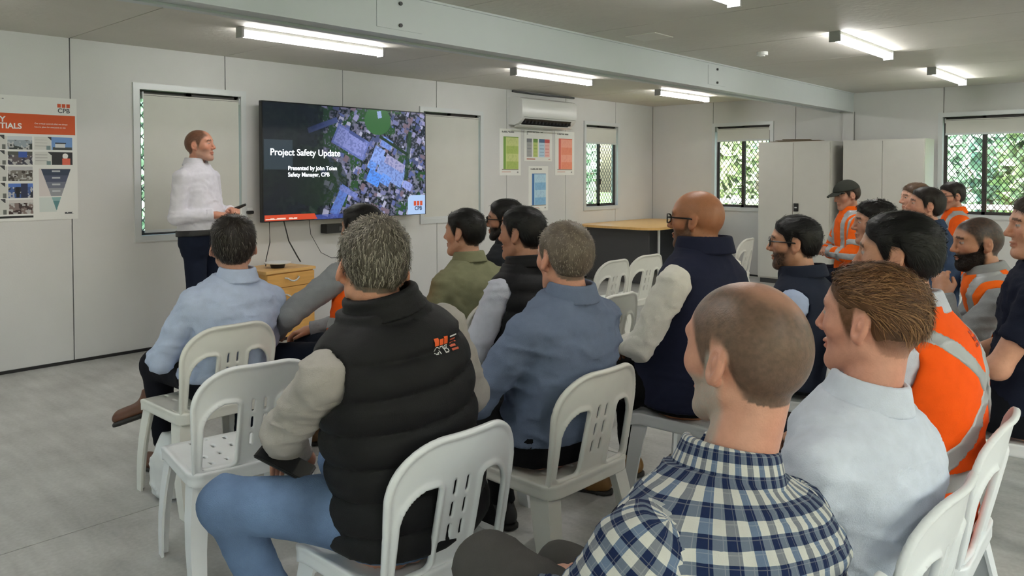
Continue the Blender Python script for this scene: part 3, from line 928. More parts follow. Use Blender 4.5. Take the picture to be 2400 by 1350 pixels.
def chair_leg(sx, rear):
    """L-section leg, splayed and tapered"""
    mb = MB()
    if rear:
        t = Vector((sx * .198, -.175, SEAT_H)); b = Vector((sx * .222, -.262, 0)); wa, wb = .085, .055
    else:
        t = Vector((sx * .196, .185, SEAT_H - .03)); b = Vector((sx * .216, .225, 0)); wa, wb = .070, .042
    sy = 1 if rear else -1
    rings = []
    for k in range(6):
        q = k / 5; c = t.lerp(b, q); w = wa + (wb - wa) * q; th = .009
        c = c + Vector((sx * .012 * math.sin(q * math.pi), 0, 0))
        P = [(0, 0), (w * .75 * -sx, 0), (w * .75 * -sx, th * sy), (th * -sx, th * sy), (th * -sx, w * sy), (0, w * sy)]
        rings.append([(c.x + p[0], c.y + p[1], c.z) for p in P])
    return mb.loft(rings)
def make_chair(m, suffix=''):
    root = bpy.data.objects.new('plastic_chair', None); root.empty_display_size = .1; link(root)
    V, F = CH_BACK; npmesh('backrest', V, F, m, root)
    V, F = CH_SEAT; npmesh('seat', V, F, m, root)
    for sx in (-1, 1):
        for rear in (True, False):
            chair_leg(sx, rear).build('leg', m, root, True)
    return root
CH_BACK = chair_back(); CH_SEAT = chair_seat()
CHAIR_PROTO = {'w': make_chair(M_CHAIR), 'c': make_chair(M_CHAIRC)}
chair_used = set()
def chair(x, y, yaw, label, tone='w'):
    """yaw in degrees: direction the sitter faces"""
    if tone in chair_used:
        o = copy_tree(CHAIR_PROTO[tone])
    else:
        o = CHAIR_PROTO[tone]; chair_used.add(tone)
    o.location = (x, y, 0); o.rotation_euler = (0, 0, math.radians(yaw - 90))
    return tag(o, label, 'chair', 'white plastic stacking chairs')
# ================================================================== people
FV = np.array([math.cos(CAM_YAW), math.sin(CAM_YAW)]); RV = np.array([math.sin(CAM_YAW), -math.cos(CAM_YAW)])
def where(px, depth):
    return FV * depth + RV * (px - 1200) / 1822.0 * depth
TALK = np.array([2.85, 5.70])          # where the presenter stands

M_SKIN = mat('skin', (1, 1, 1), .40, attr='Col', var=.05, vscale=60, bump=.12, bscale=260, spec=.4)
M_HAIR = mat('hair', (1, 1, 1), .5, attr='Col', spec=.35)
M_HAIRBASE = mat('hair_base', (1, 1, 1), .7, attr='Col', bump=.5, bscale=160, spec=.2)
def cloth(name, rgb, **k):
    kw = dict(rough=.9, var=.05, vscale=30, bump=.22, bscale=350, sheen=0, spec=.15); kw.update(k)
    return mat('cloth_' + name, srgb(rgb), **kw)
M_PLAID = bpy.data.materials.new('cloth_plaid'); M_PLAID.use_nodes = True
def _plaid():
    nt = M_PLAID.node_tree; b = nt.nodes['Principled BSDF']; b.inputs['Roughness'].default_value = .9
    b.inputs['Specular IOR Level'].default_value = .15
    at = nt.nodes.new('ShaderNodeAttribute'); at.attribute_name = 'cloth_uv'
    sp = nt.nodes.new('ShaderNodeSeparateXYZ'); nt.links.new(at.outputs['Vector'], sp.inputs[0])
    def math_(op, *a):
        m = nt.nodes.new('ShaderNodeMath'); m.operation = op
        for i, s in enumerate(a):
            if isinstance(s, (int, float)): m.inputs[i].default_value = s
            else: nt.links.new(s, m.inputs[i])
        return m.outputs[0]
    def band(s, per, duty, ph=0.0):
        fr = math_('FRACT', math_('ADD', math_('DIVIDE', s, per), ph + 50))
        return math_('LESS_THAN', fr, duty)
    u, v = sp.outputs[0], sp.outputs[1]
    s1 = band(u, .034, .5); s2 = band(v, .035, .5); alt = band(u, .068, .5)
    def mix(f, c1, c2):
        m = nt.nodes.new('ShaderNodeMix'); m.data_type = 'RGBA'
        nt.links.new(f, m.inputs[0])
        for i, c in ((6, c1), (7, c2)):
            if isinstance(c, tuple): m.inputs[i].default_value = (*c, 1)
            else: nt.links.new(c, m.inputs[i])
        return m.outputs[2]
    light = mix(s2, srgb((202, 201, 195)), srgb((104, 114, 130)))
    half = mix(alt, srgb((122, 126, 134)), srgb((104, 120, 144)))
    dark = mix(s2, half, srgb((30, 42, 76)))
    c = mix(s1, light, dark)
    # thin weave lines
    thin = math_('MAXIMUM', band(u, .017, .07, .3), band(v, .0175, .07, .3))
    tf = math_('MULTIPLY', thin, .15)
    c = mix(tf, c, srgb((210, 210, 205)))
    nt.links.new(c, b.inputs['Base Color'])
    tc = nt.nodes.new('ShaderNodeTexCoord'); n = nt.nodes.new('ShaderNodeTexNoise'); n.inputs['Scale'].default_value = 300
    nt.links.new(tc.outputs['Object'], n.inputs['Vector'])
    bp = nt.nodes.new('ShaderNodeBump'); bp.inputs['Strength'].default_value = .2; bp.inputs['Distance'].default_value = .01
    nt.links.new(n.outputs[0], bp.inputs['Height']); nt.links.new(bp.outputs[0], b.inputs['Normal'])
_plaid()
M_TAPE = mat('reflective_tape', (0.40, 0.41, 0.42), .4, metal=.25, bump=.1, bscale=300)
M_LENS = M_GLASS
M_SHOE_SOLE = mat('shoe_sole', (0.02, 0.018, 0.016), .7)

def mir(Q):
    S = Q.copy(); S[:, 0] = np.abs(S[:, 0]); return S
EAR_R = rotm('Y', -14) @ rotm('X', 12) @ rotm('Z', 16)
def skull(Q):
    d = ell(Q, (0, -.014, .038), (.0755, .094, .085))
    d = smin(d, ell(Q, (0, -.045, .012), (.065, .064, .070)), .03)
    return smin(d, ell(Q, (0, .028, .020), (.066, .066, .080)), .03)
def ear(Q, grow=0.0):
    S = mir(Q)
    e = ell(S, (.081, -.010, -.002), (.0105 + grow, .0190 + grow, .032 + grow), EAR_R)
    lobe = ell(S, (.074, -.002, -.028), (.007 + grow, .010 + grow, .010 + grow))
    e = smin(e, lobe, .008)
    if grow == 0.0:
        e = smax(e, -ell(S, (.0910, -.006, .001), (.0085, .0120, .0225), EAR_R), .004)
        e = smin(e, ell(S, (.0815, -.010, .002), (.0075, .007, .013), EAR_R), .004)
    return e
def head_sdf(Q, jaw=1.0):
    S = mir(Q)
    d = skull(Q)
    d = smin(d, ell(Q, (0, .036, -.048), (.050 * jaw, .052, .060)), .03)
    d = smin(d, capd(S, A(.050 * jaw, -.006, -.052), A(.018, .066, -.096), .019, .020), .028)
    d = smin(d, ell(Q, (0, .073, -.097), (.021, .018, .018)), .02)
    d = smin(d, ell(S, (.044, .056, -.014), (.022, .024, .022)), .025)
    d = smin(d, capd(S, A(.008, .088, .034), A(.045, .074, .037), .008, .008), .014)
    d = smax(d, -ell(S, (.031, .101, .014), (.019, .017, .012)), .012)
    d = smin(d, length(S - A(.031, .0775, .014)) - .0125, .003)
    d = smin(d, capd(Q, A(0, .090, .022), A(0, .111, -.021), .0065, .0105), .012)
    d = smin(d, ell(S, (.0115, .098, -.026), (.009, .011, .008)), .007)
    d = smin(d, ell(Q, (0, .0905, -.0545), (.022, .008, .006)), .006)
    d = smin(d, ell(Q, (0, .0890, -.0665), (.019, .008, .0065)), .006)
    d = smax(d, -ell(Q, (0, .100, -.0605), (.024, .009, .0016)), .004)
    d = smin(d, ear(Q), .007)
    return d
def zline(y, hl):
    ys = [-.13, -.055, -.034, -.018, .004, .016, .022, .045, .066, .085, .12]
    nape, front, side = hl
    zs = [nape, nape + .004, -.035, .030, .036, side, side, .040, front - .018, front, front]
    return np.interp(y, ys, zs)
def hair_sdf(cfg):
    top, side, back = cfg.get('top', .022), cfg.get('side', .009), cfg.get('back', .012)
    quiff = cfg.get('quiff', 0.0); amp = cfg.get('amp', .004); fr = cfg.get('freq', 55); sd = cfg.get('seed', 1)
    hl = cfg.get('line', (-.080, .072, -.010))
    def f(Q):
        x, y, z = Q.T
        tt = sstep(.02, .10, z)
        th = side + (back - side) * sstep(0, -.08, y) + (top - side) * tt + quiff * tt * sstep(.02, .08, y)
        zl_ = zline(y, hl)
        th = th * (1 - .65 * sstep(-.02, -.08, z)) * (.12 + .88 * sstep(0, .040, z - zl_))
        n = vnoise(Q, (fr, fr * .35, fr * .7), sd) + .5 * vnoise(Q, (fr * 2, fr * .8, fr * 1.5), sd + 3) - .75
        d = skull(Q) - th - amp * n * (.35 + .65 * tt)
        d = smax(d, (zline(y, hl) - z) * .8 + .003 * n, .006)
        d = np.maximum(d, -ear(Q, .003))
        rec = cfg.get('recede')
        if rec:      # bare crown / receding front
            d = smax(d, .055 - length(Q - A(*rec)) if len(rec) == 3 else d, .008)
        return d
    return f

def frame(R3, origin):
    M = Matrix.Identity(4)
    for i in range(3):
        for j in range(3): M[i][j] = float(R3[i, j])
    M.translation = Vector([float(v) for v in origin]); return M

def fabric_noise(P, amp, sd, freq=(9, 9, 22)):
    w = vnoise(P, 7, sd + 5) * .12
    Q = P + np.stack([w, w * .7, -w * .8], 1).astype(np.float32)
    n = vnoise(Q, freq, sd); r = 1 - np.abs(2 * n - 1)
    n2_ = vnoise(Q, tuple(v * 2.3 for v in freq), sd + 2); r2 = 1 - np.abs(2 * n2_ - 1)
    return amp * (r * r - .4) + amp * .45 * (r2 * r2 - .4)

def person(label, px, depth, top, yaw=90, gaze=None, hpitch=0, hroll=0, lean=4, side=0, slouch=.02, w=1.0, belly=0.0, sw=1.0,
           arms=None, legs=None, skin=(205, 160, 135), hair=None, stub=None, beard=None, beardstub=None, shirt=None, vest=None,
           trousers=(38, 40, 48), shoes=(60, 42, 30), sock=(30, 30, 34), glasses=None, cap=None, res=1.0, stand=False, neck=1.0,
           tapes=(), sleeves='long', jaw=1.0, hs=1.0, seed=1, belt=False, hands=True, puff=False, lanyard=None, seat_dy=.10, seat=.435,
           collar=True, folds=1.0, nk=0.0, hoff=(0, 0), dxy=(0, 0)):
    yaw_r = math.radians(yaw)
    pz = .93 if stand else seat + .095
    hxy = where(px, depth) + np.array(dxy)
    # torso axis
    ax = nrm(A(math.tan(math.radians(side)), math.tan(math.radians(lean)), 1.0))
    L = (top - .257 * hs - nk - pz) / ax[2]
    P0 = A(0, 0, pz); N = P0 + ax * L
    lx_ = nrm(A(1, 0, 0) - ax * ax[0]); ly_ = np.cross(ax, lx_)
    hc = N + ax * .02 + A(hoff[0], .03 + hoff[1], .115 * hs + nk)
    # world placement from the head
    c, s = math.cos(yaw_r - math.pi / 2), math.sin(yaw_r - math.pi / 2)
    base = np.array([hxy[0] - (c * hc[0] - s * hc[1]), hxy[1] - (s * hc[0] + c * hc[1])])
    g = gaze if gaze is not None else math.degrees(math.atan2(TALK[1] - hxy[1], TALK[0] - hxy[0]))
    HR_ = (rotm('Z', g - yaw) @ rotm('X', -hpitch) @ rotm('Y', hroll)).astype(np.float32)
    def toH(P): return ((P - hc) @ HR_) / np.float32(hs)
    # ---- torso loft
    Tt = [-.25, -.12, 0, .22, .45, .68, .84, .93, 1.0, 1.1]
    Ta = np.array([.155, .178, .180, .166, .170, .178, .160, .118, .080, .060]) * w
    Tb = np.array([.105, .125, .130, .120, .122, .124, .108, .085, .066, .058]) * (1 + (w - 1) * .8)
    def tor(P):
        q = P - P0; t = (q @ ax) / L; x = q @ lx_; y = q @ ly_ + slouch * np.sin(np.clip(t, 0, 1) * math.pi) - .03 * sstep(.75, 1.05, t) * 0
        a = np.interp(t, Tt, Ta).astype(np.float32); b = np.interp(t, Tt, Tb).astype(np.float32)
        if belly: 
            b = b + belly * .5 * np.exp(-((t - .25) / .28) ** 2); y = y - belly * .5 * np.exp(-((t - .25) / .28) ** 2)
        k = ((np.abs(x) / a) ** 2.3 + (np.abs(y) / b) ** 2.3) ** (1 / 2.3)
        gr = np.sqrt((x / a ** 2) ** 2 + (y / b ** 2) ** 2) / np.maximum(k, .05) + 1e-4
        d = (k - 1) / np.maximum(gr, 1 / .25)
        return np.maximum(d, np.maximum((t - 1.1) * L, (-.22 - t) * L)), t, x, y
    sh = .178 * sw * (1 + (w - 1) * .7)
    SL = P0 + ax * (L - .112) + lx_ * -sh + ly_ * -.005; SR = P0 + ax * (L - .112) + lx_ * sh + ly_ * -.005
    NB = P0 + ax * (L - .058)
    # ---- arms
    arms = dict(arms or {})
    J = {}
    for k, sx, S_ in (('L', -1, SL), ('R', 1, SR)):
        if k + 'w' in arms:      # world targets
            arms[k] = [((v[0] - base[0]) * c + (v[1] - base[1]) * s, -(v[0] - base[0]) * s + (v[1] - base[1]) * c, v[2] + (.93 - float(S_[2]) if i_ == 0 else 0)) for i_, v in enumerate(arms[k + 'w'])]
        E_, W_ = arms.get(k) or arms.get('both') and [tuple(v * (sx if i == 0 else 1) for i, v in enumerate(p)) for p in arms['both']] or [(sx * .26, .04, .70), (sx * .10, .26, .62)]
        E_ = (E_[0], E_[1], E_[2] + (0 if stand else float(S_[2]) - .93))
        E = S_ + nrm(A(*E_) - S_) * .285; Wp = E + nrm(A(*W_) - E) * .25
        J[k] = (S_, E, Wp)
    aw = .92 + .08 * w
    def arm(P, k, o, cut=True, frac=1.0):
        S_, E, Wp = J[k]
        d1 = capd(P, S_, S_ + (E - S_) * (frac if frac < 1 else 1), (.055 * aw + o), ((.055 + (.043 - .055) * frac) * aw + o))
        if frac < 1:
            dr_ = nrm(E - S_); return np.maximum(d1, (P - (S_ + (E - S_) * frac)) @ dr_)
        d2 = capd(P, E, Wp, .043 * aw + o, .030 + o)
        if cut:
            dr_ = nrm(Wp - E); d2 = np.maximum(d2, (P - Wp) @ dr_ - .0)
        return smin(d1, d2, .025)
    def shoulders(P, o):
        return np.minimum(capd(P, NB, SL, .046 + o, .052 * aw + o), capd(P, NB, SR, .046 + o, .052 * aw + o))
    # ---- legs
    legs = dict(legs or {})
    G = {}
    for k, sx in (('L', -1), ('R', 1)):
        hip = P0 + A(sx * .088 * w, .0, -.005)
        hem = 0.0
        if k in legs:
            kn, an, toe = [A(*v) for v in legs[k][:3]]
            if len(legs[k]) > 3: hem = legs[k][3]
        elif stand: kn, an, toe = A(sx * .10, .02, .49), A(sx * .11, -.01, .095), A(sx * .25, 1, 0)
        else: kn, an, toe = A(sx * .15, .43, seat + .075), A(sx * .14, .40, .095), A(sx * .2, 1, 0)
        G[k] = (hip, kn, an, nrm(toe), hem)
    def leg(P, k, o, cut=True):
        hip, kn, an, toe, hem = G[k]
        d1 = capd(P, hip, kn, .086 * w + o, .060 + o); d2 = capd(P, kn, an, .059 + o, .043 + o)
        if cut:
            dr_ = nrm(an - kn); d2 = np.maximum(d2, (P - an) @ dr_ + hem)
        return smin(d1, d2, .03)
    hB, hC, hH = .024, .0115 * res, .0048 * res
    # ================= body (skin)
    zn = float(N[2])
    ncf = lambda P: capd(P, hc + HR_ @ A(0, -.024, -.06) * hs, N + ax * -.03 + ly_ * -.012, .054 * neck, .063 * neck)
    def f_head(P):
        d = smin(head_sdf(toH(P), jaw) * hs, ncf(P), .018)
        return np.maximum(d, (zn - .03) - P[:, 2])
    parts = [mesh_sdf(f_head, hc - A(.15, .17, .27), hc + A(.15, .17, .17), hH)]
    nhead = len(parts[0][0])
    def f_body(P):
        d = tor(P)[0] + .012
        d = smin(d, shoulders(P, -.012), .04)
        d = smin(d, ncf(P) + .014, .02)
        for k in 'LR':
            d = smin(d, arm(P, k, -.008), .03); d = smin(d, leg(P, k, -.012, False), .03)
        return np.maximum(d, P[:, 2] - zn - .03)
    pts = np.array([v for k in 'LR' for v in (*J[k], *G[k][:3])] + [P0, N])
    lo, hi = pts.min(0) - .16, pts.max(0) + .16
    lo[2] = max(lo[2], 0.005)
    parts.append(mesh_sdf(f_body, lo, hi, hB, 1))
    if sleeves == 'short':
        for k in 'LR':
            S_, E, Wp = J[k]
            q = np.array([S_, E, Wp]); parts.append(mesh_sdf(lambda P: np.maximum(arm(P, k, -.004, False), -(P - S_) @ nrm(E - S_) + .1), q.min(0) - .09, q.max(0) + .09, .011))
    if hands:
        for k, sx in (('L', -1), ('R', 1)):
            S_, E, Wp = J[k]
            fy = nrm(Wp - E); hv = arms.get('hand' + k, {})
            if 'dir' in hv: fy = nrm(A(*hv['dir']))
            up = A(*hv.get('up', (0, 0.3, 1))); fz = nrm(up - fy * (up @ fy)); fx = np.cross(fy, fz)
            curl = math.radians(hv.get('curl', 32)); th = sx * -1 * hv.get('thumb', 1)
            RH = np.stack([fx, fy, fz], 1)
            def f_hand(P, RH=RH, Wp=Wp, th=th, curl=curl):
                Q = (P - Wp) @ RH
                d = smin(ell(Q, (0, .050, 0), (.041, .050, .017)), capd(Q, A(0, -.05, 0), A(0, .02, 0), .027, .026), .025)
                for i, (xx, ln) in enumerate(((.030, .066), (.011, .076), (-.009, .072), (-.028, .056))):
                    xx *= th
                    b0 = A(xx, .085, .002); c1 = curl * (1 + .15 * i)
                    b1 = b0 + A(xx * .08, math.cos(c1), -math.sin(c1)) * ln * .5
                    c2 = c1 + curl * 1.3; b2 = b1 + A(0, math.cos(c2), -math.sin(c2)) * ln * .5
                    d = smin(d, np.minimum(capd(Q, b0, b1, .0098, .0088), capd(Q, b1, b2, .0088, .0072)), .005)
                t0, t1, t2 = A(.026 * th, .018, -.006), A(.050 * th, .052, -.016), A(.046 * th, .084, -.024)
                return smin(d, np.minimum(capd(Q, t0, t1, .014, .0105), capd(Q, t1, t2, .0105, .0082)), .009)
            cen = Wp + fy * .06
            parts.append(mesh_sdf(f_hand, cen - .13, cen + .13, .0056 * res))
    V, F = merge(parts)
    # skin colours
    sk = np.array(srgb(skin)); C = np.tile(sk, (len(V), 1))
    Q = toH(V[:nhead]); x, y, z = Q.T; axx = np.abs(x)
    Ch = C[:nhead]
    def tint(m, col, a=1.0):
        m = (m * a)[:, None]; Ch[:] = Ch * (1 - m) + np.array(col) * m
    red = sk * np.array([1.02, .78, .74])
    tint(sstep(.004, -.004, ear(Q)), red, .7); tint(np.exp(-((axx - .045) ** 2 + (z + .02) ** 2) / .0006) * (y > .03), red, .45)
    tint(np.exp(-((axx) ** 2 + (z + .02) ** 2) / .0004) * (y > .09), red, .5)
    tint(sstep(-.05, -.09, y) * sstep(-.05, -.10, z), red, .45)
    hcol = np.array(srgb((hair or stub or {}).get('col', (50, 40, 34))))
    tint((np.exp(-((z + .0605) / .0085) ** 2) * (axx < .025) * (y > .080)), sk * np.array([.72, .46, .44]), .8)
    tint(((axx > .012) & (axx < .052) & (np.abs(z - .036 + .0015 * (axx - .03) / .01) < .0055) & (y > .062)).astype(float), hcol * .7, .8)
    eye = length(mir(Q) - A(.031, .0775, .014)) < .0150
    tint((eye & (np.abs(z - .0135) < .0034) & (y > .07)).astype(float), (.42, .40, .38), .9)
    tint((eye & (np.hypot(axx - .031, (z - .0135) * 1.2) < .0050) & (y > .07)).astype(float), (.03, .02, .015))
    nz = vnoise(Q, 160, seed) * .6 + vnoise(Q, 420, seed + 2) * .4
    if stub or hair:
        stub = stub or dict(col=hair['col'], k=.9, line=tuple(np.array(hair.get('line', (-.080, .072, -.010))) - A(.006, .004, .004)))
        hl = stub.get('line', (-.082, .075, -.02))
        m = sstep(-.014, .014, z - zline(y, hl)) * (skull(Q) < .012)
        m = m * sstep(-.002, .006, ear(Q))
        if 'bald' in stub:
            bx, by, bz, br = stub['bald']
            m = m * (1 - stub.get('baldk', .85) * sstep(br, br * .55, length((Q - A(bx, by, bz)) * A(1, .8, 1))))
        if 'fade' in stub: m = m * (stub.get('min', .35) + (1 - stub.get('min', .35)) * sstep(stub['fade'][0], stub['fade'][1], z))
        tint(np.clip(m * stub.get('k', .8) * (.88 + .24 * nz), 0, 1), hcol)
    if beardstub:
        m = sstep(.0, -.018, z + .022 + .20 * np.maximum(y - .06, 0) - .045 * sstep(.035, .012, y)) * sstep(-.016, .006, y) * (1 - (axx < .02) * (np.abs(z + .060) < .012)) * sstep(.16, .12, -z)
        m = m * sstep(-.002, .005, ear(Q))
        m = m * sstep(beardstub.get('ymin', -1) - .025, beardstub.get('ymin', -1) + .02, y)
        tint(np.clip(m * beardstub.get('k', .5) * (.7 + .6 * nz), 0, 1), np.array(srgb(beardstub['col'])))
    C[:nhead] = Ch
    o = npmesh('person', V, F, M_SKIN, None, True, {'Col': colattr(C)})
    o.location = (float(base[0]), float(base[1]), 0); o.rotation_euler = (0, 0, yaw_r - math.pi / 2)
    tag(o, label, 'person', 'people in the meeting room')
    HM = frame(HR_ * hs, hc)
    def toB(Vh): return (Vh * hs) @ HR_.T + hc
    info = dict(lean=lean, w=w, slouch=slouch, vestoff=(.042 if puff else .03) if vest else .016, obj=o, base=base, yaw=yaw, J=J, G=G, hc=hc, HR=HR_, N=N, P0=P0, ax=ax, HM=HM, L=L)
    # ================= clothes
    def uv(P, cen=None):
        d0, t, x, y = tor(P)
        uvw = np.stack([np.arctan2(x, -y) * .165, t * L, t * 0], 1)
        for k in 'LR':
            S_, E, Wp = J[k]
            da = arm(P, k, .0, False)
            m = (da < d0 - .004) if cen is None else (arm(cen, k, .0, False) < tor(cen)[0] - .004)
            up = segt(P, S_, E); d1 = capd(P, S_, E, .061, .047); d2 = capd(P, E, Wp, .046, .031)
            isu = (d1 < d2) if cen is None else (capd(cen, S_, E, .061, .047) < capd(cen, E, Wp, .046, .031))
            for sel, a_, b_, off in ((m & isu, S_, E, 0.0), (m & ~isu, E, Wp, .285)):
                dirv = nrm(b_ - a_); q = P[sel] - a_
                e1 = nrm(np.cross(dirv, A(.3, 1, .1))); e2 = np.cross(dirv, e1)
                uvw[sel, 0] = np.arctan2(q @ e1, q @ e2) * .06 + .011; uvw[sel, 1] = q @ dirv + off
        return uvw
    if shirt:
        so, sm_ = .013, shirt if not isinstance(shirt, tuple) else cloth('shirt_%d_%d_%d' % shirt, shirt)
        fa = .013 * folds
        def f_shirt(P):
            fn = fabric_noise(P, fa, seed)
            ts = so if not vest else -.004
            d = tor(P)[0] - ts - (0 if vest else fn)
            d = smin(d, shoulders(P, ts * .8) - (0 if vest else fn), .045)
            for k in 'LR':
                d = smin(d, arm(P, k, so * .85, True, 1.0 if sleeves == 'long' else .62) - fn * .75, .018 if not vest else .012)
            q = P - N
            d = np.maximum(d, q @ ax - .004)
            return np.maximum(d, (pz - .018 if not stand else pz + .028) - P[:, 2])
        q = np.array([SL, SR, N, P0] + [v for k in 'LR' for v in J[k]])
        Vc, Fc = mesh_sdf(f_shirt, q.min(0) - A(.16, .20, .13), q.max(0) + A(.16, .16, .10), hC)
        if sm_ is M_PLAID:
            cen = np.repeat(Vc[Fc].mean(1), 4, 0).astype(np.float32)
            ua = {'cloth_uv': ('FLOAT_VECTOR', 'CORNER', uv(Vc[Fc.ravel()], cen))}
        else: ua = {}
        sho = npmesh('shirt', Vc, Fc, sm_, o, True, ua)
        info['f_shirt'] = f_shirt
        if sleeves == 'long':
            for k in 'LR':
                S_, E, Wp = J[k]; dv = nrm(Wp - E)
                fcuff = lambda P: np.maximum(np.abs(capd(P, E, Wp + dv * .05, .046 * aw, .031)) * 0 + length((P - Wp) - ((P - Wp) @ dv)[:, None] * dv) - .0445, np.abs((P - Wp) @ dv + .022) - .026)
                Vk, Fk = mesh_sdf(fcuff, Wp - .085, Wp + .085, .009 * res)
                npmesh('cuff', Vk, Fk, sm_, sho, True, {'cloth_uv': ('FLOAT_VECTOR', 'POINT', uv(Vk))})
        if collar and not (vest and vest.get('collar')):
            nax = nrm(ax + .5 * nrm(hc + HR_ @ A(0, -.024, -.06) * hs - (N + ly_ * -.012 - ax * .03)))
            def f_col(P):
                q = P - (N + ly_ * -.008); h = q @ nax; r = q - h[:, None] * nax
                xx = r @ lx_; yy = r @ ly_; rho = np.sqrt(xx ** 2 + (yy * .94) ** 2)
                d = smax(np.maximum(.062 * neck - rho, rho - (.0755 * neck + (.046 - h) * .32)), np.abs(h - .016) - .030, .006)
                return np.maximum(d, .030 - np.where(yy > 0, np.abs(xx), 1.0))
            Vk, Fk = mesh_sdf(f_col, N - .14, N + .14, .0060 * res)
            if len(Vk):
                npmesh('collar', Vk, Fk, sm_, sho, True, {'cloth_uv': ('FLOAT_VECTOR', 'POINT', uv(Vk))})
    if vest:
        vo = vest.get('off', .024); col = vest['col']
        vm = cloth('vest_%d_%d_%d' % col, col, rough=vest.get('rough', .62), spec=vest.get('spec', .22), bump=.15)
        vsl = vest.get('sleeves')
        def f_vest(P):
            d0, t, x, y = tor(P)
            off = vo
            if puff: off = vo + .019 * np.abs(np.sin(math.pi * (t * L + .012 * np.sin(x * 11 + 1)) / .086)) ** .38 - .010
            d = d0 - off
            d = smin(d, shoulders(P, vo * .62) + np.maximum(np.abs((P - P0) @ lx_) - .150 * sw, 0) * (0 if vsl else .55), .045)
            if vsl:
                for k in 'LR': d = smin(d, arm(P, k, .018), .035)
            else:
                for k in 'LR':
                    S_, E, Wp = J[k]; d = smax(d, -capd(P, S_ + (S_ - NB) * .10, S_ + (E - S_) * .5, .055 * aw + .018, .050 * aw + .016), .010)
            d = d - fabric_noise(P, .0045 * folds if not puff else .003, seed + 9)
            q = P - N
            d = np.maximum(d, q @ ax - .012)
            return np.maximum(d, (vest.get('bottom', pz - .075)) - P[:, 2])
        q = np.array([SL, SR, N, P0] + ([v for k in 'LR' for v in J[k]] if vsl else []))
        bl, bh = q.min(0) - A(.17, .24, .16), q.max(0) + A(.17, .20, .12)
        Vc, Fc = mesh_sdf(f_vest, bl, bh, hC * .92)
        ve = npmesh(vest.get('name', 'vest'), Vc, Fc, vm, o, True)
        info['f_vest'] = f_vest
        if vest.get('collar'):
            nax = nrm(ax + .5 * nrm(hc + HR_ @ A(0, -.024, -.06) * hs - (N + ly_ * -.012 - ax * .03)))
            ch = vest['collar']
            def f_col(P):
                q = P - (N + ly_ * -.010); h = q @ nax; r = q - h[:, None] * nax
                xx = r @ lx_; yy = r @ ly_; rho = np.sqrt(xx ** 2 + (yy * .92) ** 2)
                d = smax(np.abs(rho - (.078 * neck + .012 + (.02 - h) * .22)) - .0085 - (.003 * np.abs(np.sin(h * 110)) if puff else 0), np.abs(h - ch / 2 + .006) - ch / 2 - .006, .008)
                return np.maximum(d, .035 - np.where(yy > 0, np.abs(xx), 1.0))
            Vk, Fk = mesh_sdf(f_col, N - .17, N + .17, .0075 * res)
            npmesh('collar', Vk, Fk, vm, ve)
        for tp, sg in [(tp, sg) for tp in tapes for sg in ((-1, 1) if tp[0] in 'va' else (0,))]:
            if tp[0] == 'h':       # horizontal hoop at torso fraction
                ft = lambda P, tp=tp: np.maximum(f_vest(P) - .0028, np.abs((P - P0) @ ax - tp[1] * L) - .025)
            elif tp[0] == 'v':     # shoulder strap
                ft = lambda P, tp=tp, sg=sg: np.maximum(np.maximum(f_vest(P) - .0028, np.abs(sg * ((P - P0) @ lx_) - tp[1]) - .025), .30 * L - (P - P0) @ ax)
            elif tp[0] == 'x':     # diagonal across the back
                ft = lambda P, tp=tp: np.maximum(np.maximum(f_vest(P) - .0028, np.abs(((P - P0) @ lx_) * tp[2] - ((P - P0) @ ax - tp[1] * L)) * .72 - .025), ((P - P0) @ ly_))
            elif tp[0] == 'a':     # sleeve bands
                k = 'L' if sg < 0 else 'R'
                ft = lambda P, tp=tp, k=k: np.maximum(np.maximum(f_vest(P) - .0028, arm(P, k, .03)), np.abs((P - J[k][tp[1]]) @ nrm(J[k][tp[1] + 1] - J[k][tp[1]]) - tp[2]) - .025)
            Vk, Fk = mesh_sdf(ft, bl, bh, .0068 * res)
            if len(Vk): npmesh('reflective_tape', Vk, Fk, M_TAPE, ve)
    # trousers, shoes
    tm = trousers if not isinstance(trousers, tuple) else cloth('trousers_%d_%d_%d' % trousers, trousers)
    def f_tr(P):
        d0, t, x, y = tor(P)
        d = np.maximum(d0 - (.013 if stand else .005), (t - (.06 if not stand else .06)) * L)
        for k in 'LR': d = smin(d, leg(P, k, .006), .035)
        d = d - fabric_noise(P, .005, seed + 4, (12, 12, 12))
        return np.maximum(d, .055 - P[:, 2] if stand else seat + .002 - P[:, 2] - 10 * (np.maximum(P[:, 1] - .16, 0) + 0))
    q = np.array([P0 + A(0, 0, .14), P0 - A(0, .1, .05)] + [v for k in 'LR' for v in G[k][:3]])
    Vc, Fc = mesh_sdf(f_tr, q.min(0) - A(.13, .13, .10), q.max(0) + A(.13, .13, .10), hC * 1.05)
    tro = npmesh('trousers', Vc, Fc, tm, o)
    if belt:
        fb = lambda P: np.maximum(tor(P)[0] - .026, np.abs((P - P0) @ ax - .03) - .022)
        Vk, Fk = mesh_sdf(fb, P0 - .26, P0 + .26, .0095); npmesh('belt', Vk, Fk, M_BLACK, tro)
